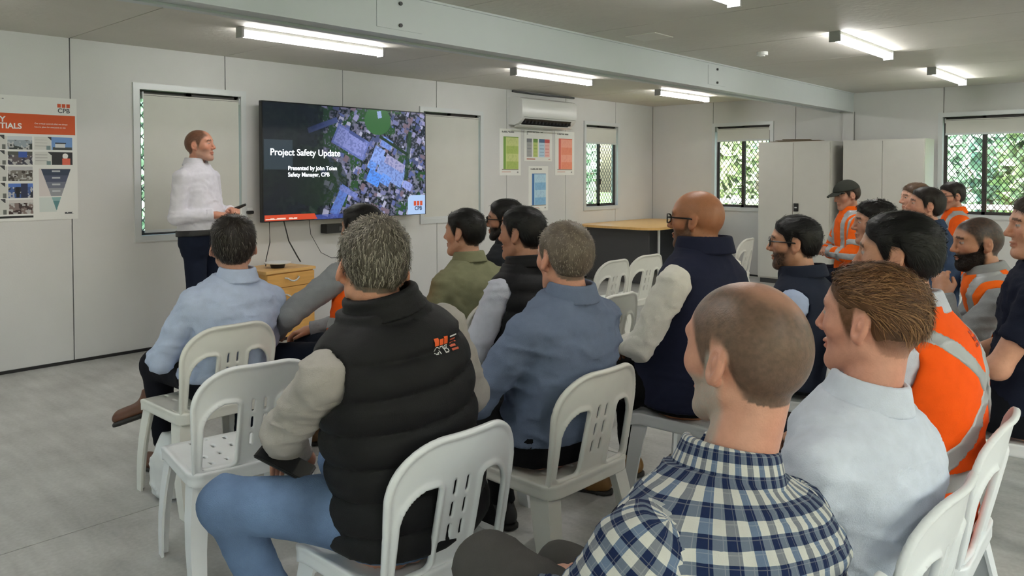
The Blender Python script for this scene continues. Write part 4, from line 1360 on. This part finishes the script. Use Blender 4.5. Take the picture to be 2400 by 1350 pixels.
    if shoes:
        sm2 = mat('shoe_%d_%d_%d' % shoes, srgb(shoes), .5, var=.08, vscale=40)
        for k in 'LR':
            hip, kn, an, toe, hem = G[k]
            sh_ = nrm(an - kn); upv = A(0, 0, 1) if abs(toe[2]) < .15 and an[2] < .2 else nrm(-sh_ - toe * (-sh_ @ toe))
            upv = nrm(upv - toe * (upv @ toe)); sd_ = np.cross(toe, upv)
            RF = np.stack([sd_, toe, upv], 1)
            def f_shoe(P, RF=RF, an=an):
                Qf = (P - an) @ RF; Qs = Qf * A(1, 1, 1)
                d = smin(capd(Qs, A(0, -.035, -.050), A(0, .150, -.058), .036, .034), capd(Qs, A(0, -.005, .035), A(0, .02, -.05), .043, .046), .045)
                d = smin(d, ell(Qs, (0, .115, -.060), (.046, .075, .030)), .02)
                return np.maximum(np.maximum(d, -.078 - Qf[:, 2]), Qf[:, 2] - .03)
            def f_sole(P, RF=RF, an=an):
                Qf = (P - an) @ RF; Q2 = Qf.copy(); Q2[:, 2] = 0
                d = smin(capd(Q2, A(0, -.035, 0), A(0, .05, 0), .041, .038), ell(Q2, (0, .115, 0), (.050, .082, .05)), .03)
                return np.maximum(d, np.abs(Qf[:, 2] + .0845) - .0095)
            cen = an + toe * .05 - upv * .03
            Vk, Fk = mesh_sdf(f_shoe, cen - .19, cen + .19, .0095 * res)
            so2 = npmesh('shoe', Vk, Fk, sm2, o)
            Vk, Fk = mesh_sdf(f_sole, cen - .19, cen + .19, .0095 * res)
            npmesh('sole', Vk, Fk, M_SHOE_SOLE, so2)
            fs = lambda P, an=an, sh_=sh_: np.maximum(capd(P, an - sh_ * (.10 + hem), an + sh_ * .02, .046, .042), -1)
            Vk, Fk = mesh_sdf(fs, an - .18, an + .18, .012)
            npmesh('sock', Vk, Fk, mat('sock_%d_%d_%d' % sock, srgb(sock), .9), o)
    # ================= hair, beard, glasses, cap
    def strands(f, V, n, ln, wd, flow, col, col2, lift, name, parent, prob2=.3):
        r_ = np.random.default_rng(seed + 100)
        e = np.float32(.002); d = f(V)
        G_ = np.stack([f(V + A(*[e if k == a else 0 for k in range(3)])) - d for a in range(3)], 1)
        nn = G_ / (length(G_)[:, None] + 1e-9)
        hl_ = (hair or {}).get('line', (-.080, .072, -.010))
        ok = np.where((skull(V) > .0015) & (nn[:, 2] > -.75) & (V[:, 2] - zline(V[:, 1], hl_) > .014))[0]
        if len(ok) == 0: return
        i = r_.choice(ok, n); p = V[i] + r_.normal(size=(n, 3)).astype(np.float32) * .0025; nv = nn[i]
        fl = flow(p); fl = fl + r_.normal(size=(n, 3)) * .22
        t = fl - (fl * nv).sum(1)[:, None] * nv; t /= np.linalg.norm(t, axis=1)[:, None] + 1e-9
        b = np.cross(nv, t); l = (ln * (.6 + .8 * r_.random(n)))[:, None]
        p0 = p - nv * .003; p1 = p0 + t * l * .5 + nv * (.003 + lift * r_.random((n, 1))); p2 = p0 + t * l + nv * (.001 + lift * .5 * r_.random((n, 1))) - np.array([0, 0, .12]) * l
        ww = wd * (.7 + .6 * r_.random((n, 1)))
        Vs = np.stack([p0 - b * ww, p0 + b * ww, p1 + b * ww * .8, p1 - b * ww * .8, p2 + b * ww * .15, p2 - b * ww * .15], 1).reshape(-1, 3)
        k = np.arange(n)[:, None] * 6
        Fs = np.concatenate([k + np.array([[0, 1, 2, 3]]), k + np.array([[3, 2, 4, 5]])])
        cc = np.array(srgb(col)) * (.6 + .8 * r_.random((n, 1)))
        m2 = r_.random(n) < prob2
        cc[m2] = np.array(srgb(col2)) * (.8 + .4 * r_.random((m2.sum(), 1)))
        return Vs, Fs, np.repeat(cc, 6, 0)
    def flow_default(p):
        c0 = A(0, -.06, .115); v = p - c0; v = v / (length(v)[:, None] + 1e-6)
        g_ = sstep(.09, .03, p[:, 2])[:, None]
        return v * (1 - g_) + (A(0, -.15, -1) * g_) + A(0, .25, 0) * (1 - g_)
    def flow_back(p): 
        g_ = sstep(.07, .0, p[:, 2])[:, None]; return A(0, -1, .25) * (1 - g_) + A(0, -.5, -1) * g_
    if hair:
        f = hair_sdf(hair)
        Vh, Fh = mesh_sdf(f, (-.115, -.155, -.12), (.115, .135, .18), .0052 * res)
        col, col2 = hair['col'], hair.get('col2', hair['col'])
        cb_ = np.array(srgb(col)) * (.55 + .6 * vnoise(Vh, (90, 40, 60), 3)[:, None])
        parts = [(toB(Vh), Fh, cb_)]
        ns = hair.get('n', 900)
        st = strands(f, Vh, ns, hair.get('len', .024), hair.get('wd', .0011), flow_back if hair.get('flow') == 'back' else flow_default, col, col2, hair.get('lift', .005), 'hair', o, hair.get('p2', .25))
        if st: parts.append((toB(st[0].astype(np.float32)), st[1], st[2]))
        Va, Fa = merge([p[:2] for p in parts])
        npmesh('hair', Va, Fa, M_HAIR, o, True, {'Col': colattr(np.concatenate([p[2] for p in parts]))})
    if beard:
        th = beard.get('th', .006)
        def f_b(Q):
            d = smin(head_sdf(Q, jaw), 1.0, .001) - th * (.4 + .6 * sstep(-.02, -.10, Q[:, 2])) - .003 * (vnoise(Q, 140, 5) - .5)
            x, y, z = Q.T
            lim = -.030 - .016 * sstep(.05, .085, y) + .045 * sstep(.035, .012, y)
            d = np.maximum(d, (z - lim) * .8); d = np.maximum(d, .004 - y + .0)
            d = np.maximum(d, -ell(Q, (0, .105, -.0605), (.021, .04, .0085))); d = np.maximum(d, -z - .135)
            return np.maximum(d, -ear(Q, .003))
        Vh, Fh = mesh_sdf(f_b, (-.10, -.02, -.15), (.10, .14, .03), .0050 * res)
        cb_ = np.array(srgb(beard['col'])) * (.6 + .8 * vnoise(Vh, 150, 3)[:, None])
        npmesh('beard', toB(Vh), Fh, M_HAIRBASE, o, True, {'Col': colattr(cb_)})
    if glasses:
        gm = mat('glasses_frame', (.015, .013, .012), .3); mb = MB(); lens = MB()
        T = lambda p: tuple(float(v) for v in toB(np.array([p], np.float32))[0])
        for sx in (-1, 1):
            ring = [(sx * .033 + .025 * math.copysign(abs(math.cos(t)) ** .7, math.cos(t)), .108 - .006 * abs(math.cos(t)) , .010 + .018 * math.copysign(abs(math.sin(t)) ** .7, math.sin(t))) for t in np.linspace(0, 2 * math.pi, 21)]
            mb.tube([T(p) for p in ring], .0030, 6)
            lens.add([T(p) for p in ring[:-1]], [tuple(range(20))])
            mb.tube([T(p) for p in ((sx * .057, .102, .016), (sx * .074, .075, .016), (sx * .083, .02, .014), (sx * .0835, -.004, .012), (sx * .080, -.018, -.004))], .0034, 6)
        mb.tube([T(p) for p in ((-.009, .107, .014), (0, .110, .016), (.009, .107, .014))], .0022, 6)
        go = mb.build('glasses', gm, o, True); lens.build('lens', M_LENS, go)
    if cap:
        cm = cloth('cap_%d_%d_%d' % cap, cap)
        def f_c(Q):
            d = skull(Q) - .014
            return np.maximum(d, (.048 + .10 * np.maximum(-.02 - Q[:, 1], 0) * 0 - Q[:, 2]))
        Vh, Fh = mesh_sdf(f_c, (-.11, -.14, .03), (.11, .12, .16), .006 * res)
        co = npmesh('cap', toB(Vh), Fh, cm, o)
        def f_br(Q):
            x, y, z = Q.T
            rad = np.sqrt((x / .078) ** 2 + ((y - .06) / .115) ** 2)
            return np.maximum(np.maximum((rad - 1) * .075, .055 - y), np.abs(z - .054 + .35 * np.maximum(y - .08, 0) + 3.0 * x * x) - .004)
        Vh, Fh = mesh_sdf(f_br, (-.10, .04, -.02), (.10, .20, .09), .0055 * res)
        npmesh('brim', toB(Vh), Fh, cm, co)
    return info

def surface_patch(info, f, x0, x1, z0, z1, paint, name, parent, n=(26, 16), lift=.0025, front=False):
    """small printed badge that follows the cloth on the back"""
    U, W = np.meshgrid(np.linspace(0, 1, n[0] + 1), np.linspace(0, 1, n[1] + 1), indexing='ij')
    X = (x0 + (x1 - x0) * U).ravel(); Z = (z0 + (z1 - z0) * W).ravel()
    Y = np.full(len(X), -.55, np.float32)
    for _ in range(60):
        d = f(np.stack([X, Y, Z], 1).astype(np.float32)); Y = Y + np.clip(d - lift, -.02, .05) * .8
    V = np.stack([X, Y, Z], 1)
    i, j = np.meshgrid(np.arange(n[0]), np.arange(n[1]), indexing='ij'); i = i.ravel(); j = j.ravel(); s = n[1] + 1
    F = np.stack([i * s + j, (i + 1) * s + j, (i + 1) * s + j + 1, i * s + j + 1], 1)
    c, keep = paint((i + .5) / n[0], (j + .5) / n[1])
    F = F[keep]; c = np.concatenate([c[keep], np.ones((keep.sum(), 1))], 1)
    return npmesh(name, V, F, M_PRINT, parent, True, {'Col': ('FLOAT_COLOR', 'FACE', c)})
# ================================================================== who sits where
M_JEANS = cloth('jeans', (104, 126, 160), var=.28, vscale=7, bump=.35)
LAP = {'both': ((.27, .06, .70), (.07, .30, .62))}
FOLD = {'both': ((.26, .08, .70), (-.06, .27, .76))}
def seat_for(i, label, tone='w', dy=.055, dyaw=0, dx=0):
    back = .22 * math.tan(math.radians(-i['lean'])) + i['slouch'] + .125 * (1 + (i['w'] - 1) * .8) + i['vestoff']
    dy = min(dy, .240 - back - .12 * max(0, i['w'] - 1))
    a = math.radians(i['yaw']); fx, fy = math.cos(a), math.sin(a)
    chair(i['base'][0] + fx * dy + fy * dx, i['base'][1] + fy * dy - fx * dx, i['yaw'] + dyaw, label, tone)

# --- presenter
p = person('standing presenter in white shirt and dark jeans holding a clicker', 470, 5.9, 1.735, yaw=-58, gaze=-52, hpitch=-4, stand=True, lean=-3, w=.99, sw=1.08, belly=.06,
           arms={'L': ((-.26, -.02, 1.02), (-.05, .26, 1.13)), 'R': ((.25, -.05, 1.02), (.06, .24, 1.10)), 'handL': dict(curl=45), 'handR': dict(curl=55)},
           skin=(206, 146, 122), stub=dict(col=(92, 62, 44), line=(-.075, .080, -.01), k=.9, bald=(0, .085, .10, .05)),
           beardstub=dict(col=(150, 140, 132), k=.35), shirt=(226, 224, 234), trousers=(28, 34, 50), shoes=(40, 34, 30), belt=True, sleeves='long', folds=.6, seed=3)
J = p['J']; W = (J['L'][2] + J['R'][2]) / 2
ck = MB().tube([(0, -.04, -.01), (0, .02, .01), (0, .07, .03)], [.011, .012, .009], 8).build('remote_clicker', M_BLACK, None, True)
a_ = math.radians(-58 - 90); wp = p['base'] + np.array([math.cos(a_) * J['L'][2][0] - math.sin(a_) * (J['L'][2][1] + .06), math.sin(a_) * J['L'][2][0] + math.cos(a_) * (J['L'][2][1] + .06)])
ck.location = (wp[0], wp[1], float(J['L'][2][2]) + .02); ck.rotation_euler = (0, 0, a_)
tag(ck, 'small black clicker in the hand of the presenter', 'clicker')

# --- front row
p = person('man in pale blue shirt seated in front of the presenter, back to camera', 545, 3.45, 1.21, yaw=90, nk=-.015, lean=-8, side=4, w=1.02, sw=1.0, slouch=.015, arms={'both': ((.25, .08, .68), (-.06, .27, .74))},
           legs={'R': ((.03, .44, .56), (-.13, .44, .37), (-1, .35, -.25), .09), 'L': ((-.12, .42, .51), (-.10, .36, .095), (-.2, 1, 0))},
           skin=(200, 150, 128), hair=dict(col=(38, 32, 28), col2=(84, 78, 72), p2=.25, top=.015, side=.006, n=2600, len=.026, seed=2), shirt=(184, 196, 222), trousers=(24, 25, 32),
           shoes=(92, 56, 38), sock=(24, 60, 190), hs=1.07, seed=11)
seat_for(p, 'cream chair under the man in pale blue shirt', 'c', dyaw=0, dx=-.06)
P1 = p
p = person('man in orange vest and grey sleeves leaning forward near the drawers', 845, 3.85, 1.245, yaw=105, gaze=95, lean=3, side=14, slouch=.05, arms={'both': ((.30, .22, .72), (.10, .45, .58))},
           skin=(180, 130, 104), hair=dict(col=(20, 17, 16), top=.015, side=.007, n=900, seed=4), shirt=(140, 142, 146), vest=dict(col=(250, 96, 22), off=.022, rough=.8), tapes=(('h', .30),),
           trousers=(24, 30, 42), shoes=(120, 88, 56), seed=12, legs={'L': ((-.22, .45, .52), (-.30, .42, .095), (-.4, 1, 0))}, res=1.2)
seat_for(p, 'white chair under the leaning man in orange vest', 'w')
p = person('man in olive green jacket, dark hair, back to camera', 1087, 4.1, 1.21, yaw=92, gaze=108, lean=3, skin=(196, 150, 124), hair=dict(col=(14, 12, 12), top=.014, side=.006, back=.009, flow='back', lift=.002, n=900, len=.024, seed=6),
           shirt=(132, 132, 104), trousers=(40, 42, 46), seed=13, arms=LAP, res=1.2, w=1.05)
seat_for(p, 'cream chair under the man in olive jacket', 'c')
p = person('man in black quilted vest and white sleeves beside the olive jacket', 1222, 3.58, 1.245, yaw=86, gaze=104, lean=4, arms=FOLD, skin=(176, 128, 104), hair=dict(col=(12, 11, 12), top=.013, side=.006, back=.008, flow='back', lift=.002, n=1100, len=.024, seed=7),
           shirt=(206, 208, 222), vest=dict(col=(22, 22, 25), collar=.045), puff=True, trousers=(26, 26, 30), seed=14, res=1.15)
seat_for(p, 'white chair under the man in black vest with white sleeves', 'w')
P10 = p
p = person('bearded man in black shirt and glasses in the farther row', 1182, 4.75, 1.235, yaw=100, gaze=128, lean=2, arms=FOLD, skin=(176, 128, 104), hair=dict(col=(18, 16, 16), top=.018, side=.008, n=600, seed=8), beardstub=dict(col=(24, 20, 18), k=1.1),
           glasses=True, shirt=(40, 42, 46), trousers=(26, 26, 30), seed=15, res=1.4)
seat_for(p, 'cream chair under the bearded man in black shirt', 'c')

# --- second row
p = person('grey haired man in black puffer vest and blue jeans', 872, 2.05, 1.28, yaw=92, gaze=66, hpitch=12, hroll=6, nk=-.04, lean=3, side=-8, w=1.10, sw=1.06, slouch=.012, puff=True,
           arms={'Lw': ((1.10, 1.76, .77), (1.20, 1.92, .62)), 'R': ((.28, .06, .74), (.02, .26, .62)), 'handL': dict(dir=(.1, 1, -.25), curl=25)},
           legs={'L': ((-.33, .36, .53), (-.16, .30, .095), (-.3, 1, 0)), 'R': ((.12, .45, .50), (.26, .42, .095), (.5, 1, 0))},
           skin=(206, 150, 124), hair=dict(col=(92, 86, 76), col2=(150, 143, 130), p2=.45, top=.013, side=.006, back=.008, n=4200, len=.017, wd=.0010, lift=.006, seed=9, amp=.006), shirt=(172, 167, 162),
           vest=dict(col=(26, 26, 28), collar=.052, off=.026, bottom=.46), trousers=M_JEANS, shoes=(26, 25, 26), seed=16, hs=1.04, res=.9)
seat_for(p, 'white chair under the man in black puffer vest', 'w', dyaw=-3, dy=.035)
P2 = p
p = person('man in denim blue shirt with short grey hair', 1322, 2.65, 1.24, nk=-.02, yaw=88, gaze=72, lean=-10, w=1.10, sw=1.02, arms={'both': ((.29, .08, .70), (-.04, .27, .70))}, skin=(206, 150, 126),
           stub=dict(col=(120, 108, 96), line=(-.085, .08, -.02), k=.85, bald=(0, -.01, .14, .075), baldk=.5), hair=dict(col=(112, 100, 88), col2=(160, 148, 134), p2=.4, top=.007, side=.005, back=.007, amp=.002, n=3400, len=.008, wd=.0007, lift=.0022, seed=10),
           shirt=(110, 122, 146), trousers=(24, 24, 26), shoes=(26, 24, 24), legs={'L': ((-.15, .42, .51), (-.05, .27, .095), (.3, 1, 0)), 'R': ((.14, .43, .51), (.16, .40, .095), (.1, 1, 0))}, seed=17, hs=1.02)
seat_for(p, 'cream chair under the man in denim shirt', 'c')
P3 = p
p = person('large bald man with glasses in navy vest and white sleeves', 1632, 3.25, 1.335, yaw=92, gaze=103, nk=-.02, lean=-3, w=1.26, sw=1.12, belly=.10, arms={'both': ((.30, .06, .72), (.10, .30, .66))}, skin=(172, 116, 84),
           stub=dict(col=(120, 80, 58), k=.15), beardstub=dict(col=(40, 32, 28), k=.7), glasses=True, shirt=(222, 218, 210), vest=dict(col=(30, 34, 56), collar=.060, rough=.8, off=.020), trousers=(16, 16, 18), shoes=(126, 90, 46), seed=18, neck=1.18, hs=1.03, jaw=1.05)
seat_for(p, 'white chair under the large bald man in navy vest', 'w')
P4 = p
p = person('man in glasses and navy vest with black hair and goatee', 1862, 3.55, 1.205, yaw=98, gaze=112, lean=3, arms=LAP, skin=(196, 146, 118), hair=dict(col=(14, 13, 14), top=.013, side=.006, back=.008, lift=.002, n=1400, len=.026, flow='back', seed=12),
           beardstub=dict(col=(24, 20, 18), k=.85, ymin=.03), glasses=True, shirt=(176, 190, 220), vest=dict(col=(34, 40, 56), collar=.045, rough=.8, off=.02), trousers=(26, 28, 34), seed=19)
seat_for(p, 'white chair under the man in glasses and navy vest', 'w')

# --- near row
p = person('balding man in blue and white checked shirt, nearest the camera', 1748, 1.40, 1.215, nk=.045, yaw=84, gaze=77, hoff=(.045, -.04), lean=3, side=9, w=1.24, sw=1.16, slouch=.03, arms={'L': ((-.32, .12, .74), (-.06, .32, .62)), 'R': ((.30, .06, .72), (.04, .30, .62))},
           legs={'L': ((-.13, .45, .60), (.05, .60, .34), (.2, 1, -.2)), 'R': ((.10, .46, .50), (.06, .42, .095), (0, 1, 0))}, folds=.7,
           skin=(206, 152, 130), stub=dict(col=(74, 64, 54), line=(-.088, .082, -.03), k=.85, bald=(.03, -.035, .125, .085), baldk=.6), beardstub=dict(col=(176, 168, 158), k=.8), shirt=M_PLAID, trousers=(78, 76, 74), shoes=(50, 40, 34), seed=20, res=.8, hs=1.11, neck=1.06)
seat_for(p, 'white chair under the man in checked shirt', 'w')
P5 = p
p = person('man in pale blue white shirt with brown faded haircut', 2045, 1.72, 1.205, nk=.02, yaw=88, gaze=86, hpitch=-2, hoff=(.03, -.03), lean=-9, w=1.12, sw=1.06, slouch=.03, belly=.04, arms=LAP, folds=.8, skin=(212, 154, 132),
           stub=dict(col=(104, 76, 52), line=(-.085, .075, -.03), k=.95, fade=(-.085, .0), min=.2), hair=dict(col=(102, 70, 46), col2=(152, 112, 76), p2=.35, top=.007, side=.002, back=.002, quiff=.002, amp=.004, line=(-.028, .076, .030), n=5200, len=.034, wd=.0008, lift=.004, flow='back', seed=13),
           shirt=(214, 220, 234), trousers=(40, 42, 52), seed=21, res=.85, hs=1.03)
seat_for(p, 'white chair under the man with brown faded haircut', 'w')
p = person('man in orange vest with thick black hair, near row', 2105, 2.2, 1.29, yaw=92, gaze=98, lean=1, w=1.16, sw=1.04, slouch=.03, belly=.04, arms=LAP, skin=(200, 148, 120), hair=dict(col=(12, 11, 11), top=.013, side=.006, back=.008, flow='back', lift=.002, n=3200, len=.024, wd=.0008, seed=14),
           shirt=(196, 198, 210), vest=dict(col=(255, 92, 14), off=.022, rough=.8, spec=.2, bottom=.44), tapes=(('h', .16), ('x', .60, -1.0), ('x', .60, 1.0)), trousers=(30, 32, 44), seed=22, hs=.99)
seat_for(p, 'white chair under the near man in orange vest', 'w')
P7 = p
p = person('man in navy polo with bare forearm at right picture edge', 2438, 2.95, 1.32, yaw=96, gaze=118, lean=-7, w=1.14, sw=1.05, sleeves='short', arms=LAP, skin=(206, 152, 126), hair=dict(col=(60, 48, 40), top=.014, side=.007, n=900, seed=15), shirt=(28, 32, 48), trousers=(22, 24, 30), seed=23)
seat_for(p, 'white chair under the man in navy polo', 'w')

# --- far right
p = person('bearded man in orange vest with hand at his chin', 2292, 3.58, 1.205, yaw=108, gaze=128, hpitch=4, lean=14, slouch=.04, w=1.05, arms={'L': ((-.26, .26, .70), (-.10, .30, .96)), 'R': ((.26, .20, .70), (-.08, .34, .72))}, skin=(188, 136, 108),
           stub=dict(col=(52, 42, 38), line=(-.085, .078, -.02), k=.95), beard=dict(col=(34, 27, 24), th=.0045), beardstub=dict(col=(34, 27, 24), k=1.0), shirt=(150, 152, 154), vest=dict(col=(252, 108, 24), off=.022, rough=.8), tapes=(('v', .115), ('h', .3)), trousers=(30, 34, 46), seed=24)
seat_for(p, 'white chair under the bearded man in orange vest', 'w')
p = person('man in grey shirt with curly dark hair behind black haired man', 2048, 4.4, 1.24, yaw=110, gaze=124, lean=3, arms=FOLD, skin=(178, 130, 106), hair=dict(col=(20, 17, 16), top=.020, side=.008, amp=.009, freq=80, n=900, len=.016, lift=.010, seed=16), shirt=(152, 152, 154), trousers=(30, 34, 46), seed=25, res=1.3)
seat_for(p, 'white chair under the man in grey shirt', 'w')
p = person('man in navy shirt looking up, far right group', 2168, 5.2, 1.305, yaw=104, gaze=122, hpitch=-8, lean=3, arms=LAP, skin=(206, 150, 126), hair=dict(col=(38, 31, 28), top=.014, side=.008, n=700, seed=17), shirt=(52, 66, 92), trousers=(30, 34, 46), seed=26, res=1.3, w=1.08)
seat_for(p, 'white chair under the man in navy shirt', 'w')
p = person('man in pale shirt half hidden behind the navy shirt', 2144, 6.1, 1.325, yaw=110, gaze=132, lean=3, arms=LAP, skin=(214, 164, 142), hair=dict(col=(96, 74, 58), top=.010, side=.006, n=400, seed=18), shirt=(190, 196, 210), trousers=(30, 34, 46), seed=27, res=1.5)
seat_for(p, 'white chair under the man in pale shirt', 'w')
p = person('man in orange jacket and dark cap with folded arms', 1984, 6.7, 1.335, yaw=128, gaze=142, hpitch=12, lean=2, arms=FOLD, skin=(190, 140, 116), hair=dict(col=(60, 48, 40), top=.006, side=.006, n=200), cap=(58, 60, 56), shirt=(250, 104, 20), vest=dict(col=(252, 104, 20), off=.014, sleeves=True, rough=.8, name='jacket'),
           tapes=(('h', .35), ('v', .10), ('a', 0, .17), ('a', 1, .12)), trousers=(30, 34, 46), seed=28, res=1.4)
seat_for(p, 'white chair under the man in dark cap', 'w')
p = person('man in orange jacket and glasses before the right window', 2230, 7.0, 1.315, yaw=120, gaze=138, hpitch=4, lean=2, arms=FOLD, skin=(200, 146, 122), hair=dict(col=(34, 28, 26), top=.016, side=.009, n=400, seed=19), glasses=True, beardstub=dict(col=(60, 46, 40), k=.4), shirt=(250, 100, 20), vest=dict(col=(252, 100, 20), off=.014, sleeves=True, rough=.8, name='jacket'),
           tapes=(('h', .35), ('v', .10)), trousers=(30, 34, 46), seed=29, res=1.5)
seat_for(p, 'white chair under the man before the right window', 'w')

# --- empty chairs
chair(1.40, 2.62, 80, 'empty white chair in the left foreground')
chair(4.72, 3.50, 90, 'empty cream chair left of the pair before the corner table', 'c')
chair(5.22, 3.52, 86, 'empty cream chair right of the pair before the corner table', 'c')
chair(3.42, 2.58, 90, 'empty cream chair between denim shirt and bald man', 'c')
chair(7.12, 3.62, 96, 'empty cream chair between the large bald man and left cupboard', 'c')

# ================================================================== logos and small things
GLYPH = {'C': ('01110', '10001', '10000', '10000', '10000', '10001', '01110'), 'P': ('11110', '10001', '10001', '11110', '10000', '10000', '10000'), 'B': ('11110', '10001', '10001', '11110', '10001', '10001', '11110')}
def logo_paint(u, v):
    c = np.zeros((len(u), 3)); keep = np.zeros(len(u), bool)
    for k, ch in enumerate('CPB'):
        a = .02 + .18 * k
        m = rect(u, v, a, a + .15, .54, .98 if k != 1 else .90); c[m] = srgb((236, 96, 36)); keep |= m
        ix = np.floor((u - a) / .15 * 5).astype(int); iy = np.floor((.48 - v) / .46 * 7).astype(int)
        ok = (ix >= 0) & (ix < 5) & (iy >= 0) & (iy < 7)
        g = np.array([[int(q) for q in r] for r in GLYPH[ch]])
        m = ok.copy(); m[ok] = g[iy[ok], ix[ok]] == 1
        c[m] = (.8, .8, .8); keep |= m
    for k in range(5):
        m = rect(u, v, .64, (.98, .90, .96, .86, .92)[k], .82 - .19 * k, .92 - .19 * k); c[m] = (.75, .75, .75) if k < 1 else srgb((206, 92, 60)); keep |= m
    return c, keep
def vest_of(i): return [ch for ch in i['obj'].children if ch.name.split('.')[0] in ('vest', 'jacket')][0]
z = float(P2['N'][2]); xo = float(P2['N'][0])
surface_patch(P2, P2['f_vest'], xo + .035, xo + .135, z - .105, z - .062, logo_paint, 'logo', vest_of(P2), (100, 36))
z = float(P10['N'][2])
surface_patch(P10, P10['f_vest'], -.01, .09, z - .10, z - .06, logo_paint, 'logo', vest_of(P10), (100, 36))
def red_text(u, v):
    keep = (((u * 5) % 1) > .25) & (((v * 3) % 1) > .3) & ((np.floor(u * 15) + np.floor(v * 9)) % 4 != 0)
    return np.tile(np.array(srgb((150, 22, 20))), (len(u), 1)), keep
z = float(P7['N'][2]); xo = float(P7['N'][0])
surface_patch(P7, P7['f_vest'], xo + .01, xo + .085, z - .10, z - .055, red_text, 'logo', vest_of(P7), (30, 18))

ph = empty('mobile_phone', (1.115, 1.83, .635), math.radians(35), 'black mobile phone in the hand of man in puffer vest', 'phone')
ph.rotation_euler = (math.radians(28), math.radians(-12), math.radians(35))
B(-.038, .038, -.078, .078, 0, .009).build('body', M_BLACK, ph, bevel=.003)
B(-.034, .034, -.072, .072, .0092, .0096).build('screen', mat('phone_screen', (.01, .011, .014), .15), ph)

def bag_sdf(P):
    x, y, z = P.T
    sx = .105 - .035 * sstep(.16, .30, z); sy = .065 - .035 * sstep(.14, .30, z)
    q = np.stack([np.abs(x) - sx + .03, np.abs(y) - sy + .02, np.abs(z - .15) - .145 + .03], 1)
    d = np.minimum(q.max(1), 0) + length(np.maximum(q, 0)) - .025
    return d - fabric_noise(P, .012, 4, (14, 14, 14))
V, F = mesh_sdf(bag_sdf, (-.17, -.13, -.02), (.17, .13, .36), .008)
V[:, 2] -= V[:, 2].min()
C = np.tile(np.array((.74, .74, .73)), (len(V), 1))
x, y, z = V.T; side_ = (y < 0)
rr_ = np.hypot(x + .03, z - .15); C[side_ & (rr_ < .040) & (rr_ > .022)] = srgb((200, 60, 62)); C[side_ & (rr_ < .012)] = srgb((200, 60, 62))
C[side_ & (z > .19) & (vnoise(V, (40, 40, 14), 2) > .62)] = (.03, .03, .04); C[side_ & (z < .10) & (z > .04) & (np.abs(x - .06) < .012)] = (.05, .05, .06)
C[side_ & (z > .20) & (np.hypot(x - .02, z - .23) < .028)] = srgb((206, 120, 120))
bg = npmesh('plastic_bag', V, F, mat('bag_plastic', (1, 1, 1), .3, attr='Col'), None, True, {'Col': colattr(C)})
bg.location = (1.52, 3.36, 0); bg.rotation_euler = (0, 0, .35)
tag(bg, 'white printed plastic carrier bag under the cream chair', 'bag')
